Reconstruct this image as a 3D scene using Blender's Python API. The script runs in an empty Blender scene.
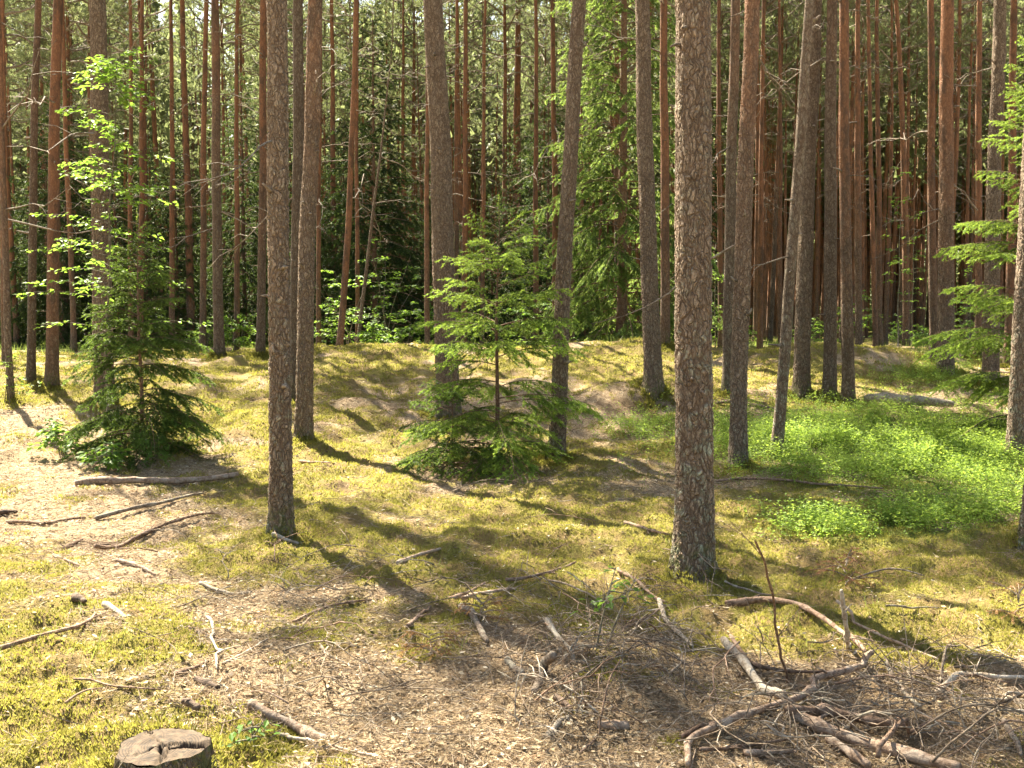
import bpy, math, random
import numpy as np
from mathutils import Vector, Matrix, Quaternion

random.seed(7)
rng = np.random.default_rng(11)
R = math.radians
scene = bpy.context.scene
COL = scene.collection

# ------------------------------------------------------------------ camera, sky, sun, exposure
F, CU, CV, PITCH, EYE = 1005.0, 512.0, 384.0, R(3.53), 1.6
cam_data = bpy.data.cameras.new("camera")
cam = bpy.data.objects.new("camera", cam_data)
COL.objects.link(cam)
cam.location = (0, 0, EYE)
cam.rotation_euler = (R(90) - PITCH, 0, 0)
cam_data.sensor_width = 36
cam_data.lens = F / 1024 * 36
cam_data.clip_start = 0.05
cam_data.clip_end = 2000
scene.camera = cam

SUN_EL, SUN_AZ = R(50), R(-35)          # azimuth from +Y towards +X
world = bpy.data.worlds.new("World")
scene.world = world
world.use_nodes = True
wn = world.node_tree.nodes
wn.clear()
sky = wn.new("ShaderNodeTexSky")
sky.sky_type = 'NISHITA'
sky.sun_disc = False
sky.sun_elevation = SUN_EL
sky.sun_rotation = SUN_AZ
sky.air_density = 1.2
sky.dust_density = 2.0
bg = wn.new("ShaderNodeBackground")
bg.inputs[1].default_value = 0.05
wo = wn.new("ShaderNodeOutputWorld")
wb = wn.new("ShaderNodeMix")             # the camera's warm white balance
wb.data_type = 'RGBA'
wb.blend_type = 'MULTIPLY'
wb.inputs[0].default_value = 1
wb.inputs[7].default_value = (1, .93, .80, 1)
world.node_tree.links.new(sky.outputs[0], wb.inputs[6])
world.node_tree.links.new(wb.outputs[2], bg.inputs[0])
world.node_tree.links.new(bg.outputs[0], wo.inputs[0])

sun_data = bpy.data.lights.new("sun", 'SUN')
sun_data.energy = 5.0
sun_data.angle = R(0.53)
sun_data.color = (1.0, 0.91, 0.70)
sun = bpy.data.objects.new("sun", sun_data)
COL.objects.link(sun)
SUN_DIR = Vector((math.sin(SUN_AZ) * math.cos(SUN_EL), math.cos(SUN_AZ) * math.cos(SUN_EL), math.sin(SUN_EL)))
sun.rotation_euler = SUN_DIR.to_track_quat('Z', 'Y').to_euler()

scene.view_settings.view_transform = 'Standard'
scene.view_settings.look = 'None'
scene.view_settings.exposure = 2.8
scene.view_settings.gamma = 1
scene.view_settings.use_curve_mapping = False
scene.cycles.use_denoising = True
scene.cycles.max_bounces = 5
scene.cycles.diffuse_bounces = 3
scene.cycles.use_adaptive_sampling = True
scene.cycles.adaptive_threshold = .025
scene.cycles.glossy_bounces = 2
scene.cycles.transmission_bounces = 4
scene.cycles.sample_clamp_indirect = 8

# ------------------------------------------------------------------ noise and terrain
_perm = np.random.default_rng(5).permutation(512).astype(np.int64)
_ang = np.random.default_rng(6).random(512) * 2 * np.pi


def _h(ix, iy):
    return _perm[(_perm[ix & 511] + iy) & 511]


def noise2(x, y):
    x = np.asarray(x, float); y = np.asarray(y, float)
    ix = np.floor(x).astype(np.int64); iy = np.floor(y).astype(np.int64)
    fx = x - ix; fy = y - iy
    u = fx * fx * fx * (fx * (fx * 6 - 15) + 10); v = fy * fy * fy * (fy * (fy * 6 - 15) + 10)

    def g(a, b):
        t = _ang[_h(ix + a, iy + b)]
        return np.cos(t) * (fx - a) + np.sin(t) * (fy - b)
    return ((g(0, 0) * (1 - u) + g(1, 0) * u) * (1 - v) + (g(0, 1) * (1 - u) + g(1, 1) * u) * v) * 1.5


def fbm(x, y, o=3):
    s = 0; a = 1; f = 1
    for i in range(o):
        s = s + a * noise2(x * f + 17.3 * i, y * f - 9.1 * i); a *= .5; f *= 2.03
    return s


def sstep(a, b, x):
    t = np.clip((np.asarray(x, float) - a) / (b - a), 0, 1)
    return t * t * (3 - 2 * t)


# cx, cy, sx, sy, height
MOUNDS = [(-2.0, 20.6, 2.6, 1.6, .30), (-4.6, 20.5, 1.5, 1.3, .12), (2.3, 20.5, 1.7, 1.5, .36), (5.2, 19.5, 1.2, 1.3, .30),
          (7.0, 19.6, 1.3, 1.5, .32), (9.2, 20.5, 1.3, 1.8, -.22), (2.0, 15.6, 1.0, .5, .34), (1.6, 14.4, 1.2, .5, -.10),
          (-2.7, 16.0, 1.6, .6, -.05), (-7.8, 17.2, 1.2, 1.0, .14), (-1.55, 7.9, .45, .5, .05), (1.15, 6.5, .4, .4, .04),
          (-2.7, 13.2, .6, .6, .08), (-1.7, 4.6, .9, .7, .07), (-2.6, 7.4, 1.3, .7, -.07), (.2, 5.0, 1.3, .5, -.04)]


def height(x, y):
    x = np.asarray(x, float); y = np.asarray(y, float)
    d = np.hypot(x * .6, y)
    h = .86 * sstep(9.0, 22.5, np.where(y > 0, d, 0))
    for cx, cy, sx, sy, a in MOUNDS:
        h = h + a * np.exp(-((x - cx) / sx) ** 2 - ((y - cy) / sy) ** 2)
    fade = sstep(1.2, 3, np.hypot(x, y)) * .6 + .4
    h = h + fade * (.055 * noise2(x * .55, y * .55) + (.045 + .055 * sstep(8.5, 13, d) * (1 - sstep(19, 24, d))) * noise2(x * 1.3 + 5, y * 1.3) + .032 * noise2(x * 3.1, y * 3.1 + 8))
    return h


def ray(u, v):
    a = (np.asarray(u, float) - CU) / F; c = -(np.asarray(v, float) - CV) / F
    return np.stack([a, math.cos(PITCH) + math.sin(PITCH) * c, -math.sin(PITCH) + math.cos(PITCH) * c], -1)


_T = np.concatenate([np.arange(1.5, 30, .03), np.arange(30, 140, .25)])


def ground_at(u, v):
    """the point of the ground that the photograph shows at pixel (u, v)"""
    d = ray(u, v)
    P = d[None] * _T[:, None]
    below = np.nonzero(P[:, 2] + EYE < height(P[:, 0], P[:, 1]))[0]
    t = _T[below[0]] if len(below) else 60.0
    return Vector((d[0] * t, d[1] * t, float(height(d[0] * t, d[1] * t))))


def at_dist(u, d, v=322):
    r = ray(u, v); x, y = r[0] / r[1] * d, d
    return Vector((x, y, float(height(x, y))))


def project(x, y, z):
    z = z - EYE
    yc = y * math.cos(PITCH) - z * math.sin(PITCH); zc = y * math.sin(PITCH) + z * math.cos(PITCH)
    yc = np.maximum(yc, .1)
    return CU + F * x / yc, CV - F * zc / yc


# ------------------------------------------------------------------ mesh helpers
class MB:
    """collects triangles and quads with a tint per vertex and a material slot per face"""
    def __init__(self):
        self.V, self.T, self.Q, self.A, self.tm, self.qm, self.n = [], [], [], [], [], [], 0

    def add(self, V, T=None, Q=None, tint=0.0, mat=0):
        V = np.asarray(V, float).reshape(-1, 3)
        if T is not None and len(T):
            T = np.asarray(T, np.int64).reshape(-1, 3); self.T.append(T + self.n); self.tm.append(np.full(len(T), mat))
        if Q is not None and len(Q):
            Q = np.asarray(Q, np.int64).reshape(-1, 4); self.Q.append(Q + self.n); self.qm.append(np.full(len(Q), mat))
        self.V.append(V); self.A.append(np.broadcast_to(np.asarray(tint, float), (len(V),))); self.n += len(V)
        return self

    def mesh(self, name, mats, smooth=True, extra=None):
        V = np.concatenate(self.V).astype(np.float32)
        T = np.concatenate(self.T) if self.T else np.zeros((0, 3), np.int64)
        Q = np.concatenate(self.Q) if self.Q else np.zeros((0, 4), np.int64)
        me = bpy.data.meshes.new(name)
        me.vertices.add(len(V)); me.vertices.foreach_set("co", V.ravel())
        nl = len(T) * 3 + len(Q) * 4
        me.loops.add(nl)
        me.loops.foreach_set("vertex_index", np.concatenate([T.ravel(), Q.ravel()]).astype(np.int32))
        me.polygons.add(len(T) + len(Q))
        me.polygons.foreach_set("loop_start", np.concatenate([np.arange(len(T)) * 3, len(T) * 3 + np.arange(len(Q)) * 4]).astype(np.int32))
        me.polygons.foreach_set("use_smooth", np.full(len(T) + len(Q), smooth))
        for m in mats:
            me.materials.append(m)
        if len(mats) > 1:
            me.polygons.foreach_set("material_index", np.concatenate(self.tm + self.qm).astype(np.int32))
        me.update(calc_edges=True)
        a = me.attributes.new("tint", 'FLOAT', 'POINT'); a.data.foreach_set("value", np.concatenate(self.A).astype(np.float32))
        for k, val in (extra or {}).items():
            a = me.attributes.new(k, 'FLOAT', 'POINT'); a.data.foreach_set("value", np.asarray(val, np.float32))
        return me


def tube(P, r, n=8, cap=True, squash=None):
    """a tapered tube along the points P"""
    P = np.asarray(P, float); m = len(P); r = np.broadcast_to(np.asarray(r, float), (m,))
    d = np.gradient(P, axis=0); d /= np.linalg.norm(d, axis=1)[:, None] + 1e-9
    ref = np.array([1.0, 0, 0]) if abs(d.mean(0)[0]) < .8 else np.array([0, 1.0, 0])
    a = np.cross(d, ref); a /= np.linalg.norm(a, axis=1)[:, None] + 1e-9
    b = np.cross(d, a)
    t = np.arange(n) * 2 * np.pi / n
    ring = a[:, None] * np.cos(t)[None, :, None] + b[:, None] * np.sin(t)[None, :, None]
    rr = r[:, None] * (squash if squash is not None else np.ones((m, n)))
    V = (P[:, None] + ring * rr[:, :, None]).reshape(-1, 3)
    i = np.arange(m - 1)[:, None] * n; j = np.arange(n)[None]; k = (j + 1) % n
    Q = np.stack([i + j, i + k, i + n + k, i + n + j], -1).reshape(-1, 4)
    T = []
    if cap:
        V = np.concatenate([V, P[:1], P[-1:]])
        c0, c1 = m * n, m * n + 1
        for q in range(n):
            T.append((c0, (q + 1) % n, q)); T.append((c1, (m - 1) * n + q, (m - 1) * n + (q + 1) % n))
    return V, np.array(T).reshape(-1, 3), Q


def unit(a):
    return a / (np.linalg.norm(a, axis=-1, keepdims=True) + 1e-9)


def blades(P, D, L, W):
    """thin triangles (needles, moss leaves) rooted at P, pointing along D"""
    n = len(P); D = unit(D)
    s = unit(np.cross(D, rng.normal(size=(n, 3))))
    L = np.broadcast_to(L, (n,))[:, None]; W = np.broadcast_to(W, (n,))[:, None]
    V = np.stack([P - s * W / 2, P + s * W / 2, P + D * L], 1).reshape(-1, 3)
    return V, np.arange(3 * n).reshape(-1, 3)


def leaves(P, D, N, L, W, fold=.18):
    """pointed leaves: two triangles folded along the midrib"""
    n = len(P); D = unit(D); s = unit(np.cross(D, N)); N = unit(np.cross(s, D))
    L = np.broadcast_to(L, (n,))[:, None]; W = np.broadcast_to(W, (n,))[:, None]
    m = P + D * L * .45 + N * W * fold
    V = np.stack([P, m - s * W / 2, P + D * L, m + s * W / 2, ], 1).reshape(-1, 3)
    i = np.arange(n)[:, None] * 4
    return V, np.concatenate([i + [0, 2, 1], i + [0, 3, 2]], 0)


# ------------------------------------------------------------------ object helpers
def tag(o, label=None, cat=None, group=None, kind=None):
    if label: o["label"] = label
    if cat: o["category"] = cat
    if group: o["group"] = group
    if kind: o["kind"] = kind
    return o


def link(name, me, parent=None, loc=(0, 0, 0)):
    o = bpy.data.objects.new(name, me); COL.objects.link(o)
    o.location = loc
    if parent is not None: o.parent = parent
    return o


def thing(name, label, cat, loc=(0, 0, 0), group=None):
    o = bpy.data.objects.new(name, None); COL.objects.link(o)
    o.empty_display_size = .2
    o.location = loc
    return tag(o, label, cat, group)


def dup(root, loc, rotz=0, scale=1, label=None, group=None, tilt=(0, 0)):
    r = root.copy(); COL.objects.link(r)
    r.location = loc; r.rotation_euler = (tilt[0], tilt[1], rotz); r.scale = (scale,) * 3 if not hasattr(scale, '__len__') else scale
    if label: r["label"] = label
    if group: r["group"] = group
    for ch in list(root.children):
        c = ch.copy(); COL.objects.link(c); c.parent = r
    return r


# ------------------------------------------------------------------ materials
class NT:
    def __init__(self, name):
        self.m = bpy.data.materials.new(name); self.m.use_nodes = True
        self.t = self.m.node_tree; self.t.nodes.clear()

    def n(self, kind, **kw):
        nd = self.t.nodes.new("ShaderNode" + kind)
        for k, v in kw.items():
            if k.startswith("_"): setattr(nd, k[1:], v)
        for k, v in kw.items():
            if not k.startswith("_"):
                key = int(k[1:]) if k[0] == "i" and k[1:].isdigit() else k.replace("__", " ")
                sock = nd.inputs[key]
                if isinstance(v, bpy.types.NodeSocket): self.t.links.new(v, sock)
                else: sock.default_value = v
        return nd

    def link(self, a, b): self.t.links.new(a, b)

    def math(self, op, a, b=0.0, c=0.0):
        return self.n("Math", _operation=op, i0=a, i1=b, i2=c).outputs[0]

    def ss(self, x, a, b):
        return self.n("MapRange", _interpolation_type='SMOOTHSTEP', i0=x, i1=a, i2=b).outputs[0]

    def mix(self, f, a, b, mode='MIX'):
        nd = self.t.nodes.new("ShaderNodeMix"); nd.data_type = 'RGBA'; nd.blend_type = mode
        for s, v in ((nd.inputs[0], f), (nd.inputs[6], a), (nd.inputs[7], b)):
            if isinstance(v, bpy.types.NodeSocket): self.t.links.new(v, s)
            else: s.default_value = (*v, 1) if isinstance(v, tuple) and len(v) == 3 else v
        return nd.outputs[2]

    def noise(self, vec, scale, detail=3, rough=.55):
        return self.n("TexNoise", Vector=vec, Scale=scale, Detail=detail, Roughness=rough).outputs[0]

    def attr(self, name, kind='GEOMETRY'):
        return self.n("Attribute", _attribute_name=name, _attribute_type=kind).outputs['Fac']

    def out(self, shader, disp=None):
        o = self.n("OutputMaterial")
        self.link(shader, o.inputs[0])
        if disp is not None: self.link(disp, o.inputs[2])
        return self.m


def foliage(name, dark, light, trans, tf=.45, vary=.25, rough=.55):
    """leaves and needles: reflects and lets light through; 'tint' runs from old growth to fresh shoots"""
    n = NT(name)
    t = n.attr("tint")
    rnd = n.n("ObjectInfo").outputs['Random']
    col = n.mix(t, dark, light)
    hsv = n.n("HueSaturation", Hue=n.math('ADD', .5, n.math('MULTIPLY', n.math('SUBTRACT', rnd, .5), .03)),
              Value=n.math('ADD', 1 - vary / 2, n.math('MULTIPLY', rnd, vary)), Color=col).outputs[0]
    tc = n.mix(t, tuple(c * .6 for c in trans), trans)
    p = n.n("BsdfPrincipled", Base__Color=hsv, Roughness=rough)
    p.inputs['Specular IOR Level'].default_value = .3
    tr = n.n("BsdfTranslucent", Color=tc)
    ms = n.n("MixShader", i0=tf)
    n.link(p.outputs[0], ms.inputs[1]); n.link(tr.outputs[0], ms.inputs[2])
    return n.out(ms.outputs[0])


M = {}
M['pine_needle'] = foliage("pine_needles", (.078, .094, .044), (.132, .150, .070), (.31, .36, .15), .44)
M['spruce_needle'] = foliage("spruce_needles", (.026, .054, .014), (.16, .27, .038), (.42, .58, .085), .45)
M['shade_spruce_needle'] = foliage("shaded_spruce_needles", (.020, .040, .012), (.095, .17, .026), (.24, .36, .055), .40)  # spruce needles darkened, with the shade they stand in put into the colour
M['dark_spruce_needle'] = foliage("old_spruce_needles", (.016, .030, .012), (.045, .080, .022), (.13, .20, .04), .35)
M['birch_leaf'] = foliage("broad_leaves", (.05, .115, .020), (.12, .23, .035), (.34, .54, .07), .47)
M['bilberry_leaf'] = foliage("bilberry_leaves", (.098, .18, .027), (.205, .345, .052), (.52, .70, .11), .5)
M['moss'] = foliage("moss_leaves", (.105, .098, .020), (.315, .275, .058), (.44, .42, .085), .4, 0)
M['grass'] = foliage("grass_blades", (.10, .16, .03), (.22, .24, .06), (.34, .44, .09), .45, 0)


def bark(name, disp):
    n = NT(name)
    co = n.n("TexCoord").outputs['Object']
    z = n.n("SeparateXYZ", i0=co).outputs[2]
    info = n.n("ObjectInfo")
    oc = n.n("SeparateColor", i0=info.outputs['Color'])
    off = n.n("VectorMath", _operation='ADD', i0=co, i1=n.n("CombineXYZ", i0=n.math('MULTIPLY', info.outputs['Random'], 40), i1=3.0, i2=n.math('MULTIPLY', info.outputs['Random'], 17)).outputs[0]).outputs[0]
    warp = n.n("TexNoise", Vector=off, Scale=9.0, Detail=2.0).outputs[1]
    wv = n.n("VectorMath", _operation='SCALE', i0=n.n("VectorMath", _operation='SUBTRACT', i0=warp, i1=(.5, .5, .5)).outputs[0], Scale=.10).outputs[0]
    st0 = n.n("VectorMath", _operation='MULTIPLY', i0=n.n("VectorMath", _operation='ADD', i0=off, i1=wv).outputs[0], i1=(1, 1, .30)).outputs[0]
    st = st0
    eb = n.n("TexVoronoi", _feature='DISTANCE_TO_EDGE', Vector=st0, Scale=19.0).outputs['Distance']
    cb = n.n("SeparateColor", i0=n.n("TexVoronoi", Vector=st0, Scale=19.0).outputs['Color']).outputs[0]
    e1 = n.n("TexVoronoi", _feature='DISTANCE_TO_EDGE', Vector=st, Scale=36.0).outputs['Distance']
    c1 = n.n("TexVoronoi", Vector=st, Scale=36.0)
    e2 = n.n("TexVoronoi", _feature='DISTANCE_TO_EDGE', Vector=st, Scale=85.0).outputs['Distance']
    crack = n.math('ADD', .25, n.math('MULTIPLY', n.ss(e1, .0, .13), .75))
    flake = n.ss(e2, .0, .22)
    fine = n.noise(off, 120, 4)
    cellr = n.n("SeparateColor", i0=c1.outputs['Color']).outputs[0]
    cellr = n.math('ADD', n.math('MULTIPLY', cellr, .5), n.math('MULTIPLY', cb, .5))
    furrow = n.ss(eb, .0, .17)
    crack = n.math('MULTIPLY', crack, n.math('ADD', .35, n.math('MULTIPLY', furrow, .65)))
    big = n.noise(off, 3.0, 3); blot = n.noise(st, 7.0, 4, .65)
    plate = n.mix(cellr, (.20, .150, .112), (.345, .278, .21))
    plate = n.mix(n.ss(fine, .35, .7), plate, (.37, .275, .205), 'MIX') if disp else n.mix(n.math('MULTIPLY', n.ss(fine, .4, .75), .5), plate, (.30, .22, .17))
    # crustose lichen, stronger near the ground
    lich = n.math('MULTIPLY', n.ss(n.noise(off, 13, 5, .75), .50, .60), n.math('MULTIPLY', oc.outputs[2], n.math('ADD', .35, n.math('MULTIPLY', n.math('SUBTRACT', 1.0, n.ss(z, .2, 2.4)), .8))))
    plate = n.mix(n.math('MINIMUM', lich, 1.0), plate, (.36, .38, .29))
    deep = n.mix(big, (.075, .048, .032), (.11, .07, .047))
    grey = n.mix(n.math('MULTIPLY', crack, n.math('ADD', .45, n.math('MULTIPLY', flake, .55))), deep, plate)
    orange = n.mix(fine, (.27, .118, .058), (.40, .185, .092))
    orange = n.mix(n.math('MULTIPLY', n.math('SUBTRACT', 1.0, crack), .6), orange, (.13, .06, .04))
    h0 = n.math('MULTIPLY', oc.outputs[0], 20.0)
    zz = n.math('SUBTRACT', n.math('ADD', z, n.math('MULTIPLY', n.math('SUBTRACT', big, .5), 3.0)), h0)
    orange = n.mix(n.math('MULTIPLY', n.ss(blot, .44, .62), .75), orange, (.115, .068, .046))
    col = n.mix(n.math('MULTIPLY', n.ss(zz, -2.5, 3.5), .90), grey, orange)
    col = n.mix(n.math('MULTIPLY', n.ss(blot, .5, .72), .35), col, (.07, .047, .034))
    # green film of moss on the root flare
    mossf = n.math('MULTIPLY', n.math('SUBTRACT', 1.0, n.ss(n.math('ADD', z, n.math('MULTIPLY', n.math('SUBTRACT', n.noise(off, 7, 3), .5), .7)), .02, .30)), n.ss(n.noise(off, 22, 3), .40, .58))
    col = n.mix(n.math('MULTIPLY', mossf, .75), col, (.12, .13, .04))
    val = n.n("HueSaturation", Value=n.math('ADD', .53, oc.outputs[1]), Saturation=.97, Color=col).outputs[0]
    crack = n.math('ADD', crack, n.math('MULTIPLY', n.math('SUBTRACT', 1.0, crack), n.math('MULTIPLY', n.ss(z, 1.2, 5.0), .55)))
    hgt = n.math('ADD', n.math('ADD', n.math('MULTIPLY', crack, .7), n.math('MULTIPLY', flake, .15)), n.math('ADD', n.math('MULTIPLY', cellr, .15), n.math('MULTIPLY', fine, .22)))
    bmp = n.n("Bump", Strength=.9 if not disp else .6, Distance=.02 if not disp else .006, Height=hgt).outputs[0]
    p = n.n("BsdfPrincipled", Base__Color=val, Roughness=.85, Normal=bmp)
    p.inputs['Specular IOR Level'].default_value = .2
    dp = None
    if disp:
        dp = n.n("Displacement", Height=hgt, Midlevel=.75, Scale=.018).outputs[0]
    m = n.out(p.outputs[0], dp)
    if disp: m.displacement_method = 'BOTH'
    return m


M['bark'] = bark("pine_bark", False)
M['bark_near'] = bark("pine_bark_plates", True)


def wood(name, a, b, light, lf=.5, scale=42):
    n = NT(name)
    co = n.n("TexCoord").outputs['Object']
    info = n.n("ObjectInfo")
    off = n.n("VectorMath", _operation='ADD', i0=co, i1=n.n("CombineXYZ", i0=n.math('MULTIPLY', info.outputs['Random'], 30)).outputs[0]).outputs[0]
    f = n.noise(off, scale, 5, .7)
    k = n.noise(off, scale * .35, 3)
    col = n.mix(n.ss(f, .38, .62), a, b)
    col = n.mix(n.math('MULTIPLY', n.ss(k, .5, .6), lf), col, light)
    col = n.n("HueSaturation", Value=n.math('ADD', .75, n.math('MULTIPLY', info.outputs['Random'], .5)), Color=col).outputs[0]
    bmp = n.n("Bump", Strength=1.0, Distance=.010, Height=f).outputs[0]
    p = n.n("BsdfPrincipled", Base__Color=col, Roughness=.85, Normal=bmp)
    p.inputs['Specular IOR Level'].default_value = .2
    return n.out(p.outputs[0])


M['dead_wood'] = wood("dead_branch_wood", (.10, .075, .058), (.24, .19, .15), (.33, .30, .26))
M['brown_stick'] = wood("brown_stick_bark", (.12, .075, .050), (.27, .18, .13), (.34, .25, .20))
M['pink_stick'] = wood("pinkish_pine_branch_bark", (.19, .125, .088), (.36, .265, .20), (.44, .37, .31))
M['pale_stick'] = wood("weathered_pale_wood", (.22, .17, .125), (.42, .35, .275), (.54, .49, .42))
M['grey_stick'] = wood("lichen_grey_branch_bark", (.11, .082, .062), (.24, .19, .15), (.33, .31, .25), .5)
M['dark_stick'] = wood("dark_rotting_wood", (.050, .034, .026), (.13, .090, .066), (.19, .13, .10))
M['twig'] = wood("dry_twig_bark", (.12, .085, .062), (.29, .22, .16), (.36, .30, .235), .6, 60)
M['young_bark'] = wood("young_spruce_bark", (.085, .050, .033), (.17, .105, .070), (.20, .16, .12), .4, 50)
M['sapling_bark'] = wood("sapling_bark", (.10, .085, .06), (.19, .16, .11), (.26, .24, .19))


def flakes_mat():
    n = NT("forest_litter")
    t = n.attr("tint")
    cr = n.n("ValToRGB", Fac=t)
    el = cr.color_ramp.elements
    el[0].position = 0; el[0].color = (.06, .040, .024, 1)
    el[1].position = 1; el[1].color = (.56, .49, .38, 1)
    for pos, c in ((.3, (.18, .115, .062, 1)), (.55, (.33, .235, .13, 1)), (.8, (.44, .345, .22, 1))):
        e = el.new(pos); e.color = c
    p = n.n("BsdfPrincipled", Base__Color=cr.outputs[0], Roughness=.8)
    tr = n.n("BsdfTranslucent", Color=cr.outputs[0])
    ms = n.n("MixShader", i0=.15); n.link(p.outputs[0], ms.inputs[1]); n.link(tr.outputs[0], ms.inputs[2])
    return n.out(ms.outputs[0])


M['litter'] = flakes_mat()


def ground_mat():
    n = NT("forest_floor")
    co = n.n("TexCoord").outputs['Object']
    moss, green, dark = n.attr("moss"), n.attr("green"), n.attr("soil_shade")
    f1 = n.noise(co, 55, 6, .7); f2 = n.noise(co, 9, 4); f3 = n.noise(co, 160, 3)
    v = n.n("TexVoronoi", Vector=co, Scale=85.0)
    vr = n.n("SeparateColor", i0=v.outputs['Color']).outputs[0]
    lit = n.mix(n.ss(f1, .3, .72), (.19, .128, .078), (.45, .34, .22))
    lit = n.mix(n.math('MULTIPLY', n.ss(vr, .72, .9), .6), lit, (.52, .43, .31))
    lit = n.mix(n.math('MULTIPLY', n.ss(f2, .5, .75), .6), lit, (.25, .135, .075))
    ms = n.mix(n.ss(f1, .3, .7), (.125, .108, .028), (.31, .268, .070))
    ms = n.mix(n.math('MULTIPLY', n.ss(f2, .52, .72), .65), ms, (.27, .20, .085))
    gr = n.mix(n.ss(f1, .3, .7), (.08, .12, .022), (.19, .22, .05))
    mf = n.ss(n.math('ADD', moss, n.math('MULTIPLY', n.math('SUBTRACT', n.math('ADD', n.math('MULTIPLY', f1, .5), n.math('MULTIPLY', f2, .5)), .5), 1.1)), .36, .60)
    ms = n.mix(n.math('MULTIPLY', n.ss(n.noise(co, 3.2, 4, .65), .40, .60), .8), ms, (.20, .135, .066))
    col = n.mix(mf, lit, ms)
    col = n.mix(n.math('MULTIPLY', n.ss(n.math('ADD', green, n.math('MULTIPLY', n.math('SUBTRACT', f2, .5), .7)), .3, .65), .85), col, gr)
    col = n.mix(n.math('MULTIPLY', n.ss(n.math('ADD', dark, n.math('MULTIPLY', n.math('SUBTRACT', f2, .5), .8)), .35, .7), .85), col, n.mix(f1, (.075, .050, .032), (.21, .14, .09)))
    bh = n.math('ADD', n.math('MULTIPLY', f1, 1.0), n.math('ADD', n.math('MULTIPLY', f3, .35), n.math('MULTIPLY', f2, .8)))
    bmp = n.n("Bump", Strength=.9, Distance=.03, Height=bh).outputs[0]
    p = n.n("BsdfPrincipled", Base__Color=col, Roughness=.95, Normal=bmp)
    p.inputs['Specular IOR Level'].default_value = .1
    return n.out(p.outputs[0])


M['ground'] = ground_mat()

# ------------------------------------------------------------------ where moss, litter, grass, bare earth and painted spruce shade lie (u, v, ru, rv, weight)
MOSS = [(70, 690, 170, 100, .55), (30, 600, 110, 50, .45), (215, 745, 110, 40, .45), (235, 562, 80, 30, .5), (165, 655, 45, 30, .4),
        (430, 545, 170, 45, .35), (340, 640, 55, 28, .3), (570, 605, 110, 45, .35), (830, 590, 230, 70, .42), (950, 560, 130, 60, .35),
        (600, 520, 200, 30, .35), (360, 490, 120, 50, .3), (130, 390, 140, 40, .35), (420, 362, 150, 22, .40), (640, 365, 80, 30, .4),
        (800, 360, 110, 30, .4), (250, 410, 80, 40, .30), (480, 440, 120, 30, .18), (720, 640, 130, 40, .25), (930, 650, 110, 45, .3),
        (450, 620, 60, 30, .25), (250, 500, 120, 25, .25),
        (50, 512, 130, 34, -.48), (140, 575, 110, 24, -.32), (270, 655, 140, 48, -.55), (390, 715, 210, 55, -.5), (600, 715, 160, 60, -.5),
        (330, 600, 110, 20, -.4), (900, 750, 260, 45, -.4), (40, 455, 70, 25, -.4), (560, 428, 60, 8, -.25),
        (480, 400, 120, 14, -.15), (660, 690, 90, 40, -.2), (500, 670, 70, 40, -.3)]
GREEN = [(870, 450, 190, 45, .9), (650, 435, 60, 16, .25), (860, 530, 120, 30, .55), (960, 505, 80, 40, .4), (930, 372, 60, 16, .5),
         (100, 338, 160, 9, .8), (600, 330, 90, 12, .5), (450, 350, 60, 9, .3), (210, 330, 50, 8, .5), (960, 335, 70, 15, .4)]
SOIL_SHADE = [(630, 405, 70, 13, .75), (340, 488, 28, 9, .6), (600, 690, 110, 45, .20), (900, 735, 160, 45, .22), (760, 735, 60, 30, .3),
        (490, 470, 90, 18, .8), (160, 445, 70, 22, .5), (940, 400, 60, 12, .5), (750, 395, 40, 12, .5), (460, 405, 50, 8, .25), (700, 665, 70, 30, .3)]  # first patch here paints the shade beneath the middle spruce into the floor


def cover(x, y, z):
    u, v = project(x, y, z)
    front = y > 1.5

    def s(lst):
        o = np.zeros_like(u)
        for cu, cv, ru, rv, w in lst:
            o = o + w * np.exp(-((u - cu) / ru) ** 2 - ((v - cv) / rv) ** 2)
        return np.where(front, o, 0)
    base = .47 + .42 * fbm(x * .55 + 3, y * .55, 3) + .30 * fbm(x * 2.6, y * 2.6, 3)
    far = sstep(22, 30, np.hypot(x, y))
    moss = np.clip(base + s(MOSS) - .05, 0, 1)
    green = np.clip(s(GREEN) + far * (.30 + .5 * fbm(x * .2, y * .2 + 5, 2)), 0, 1)
    soil_shade = np.clip(s(SOIL_SHADE) + .12 * noise2(x * 1.1 + 9, y * 1.1), 0, 1)
    return moss, green, soil_shade


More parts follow.
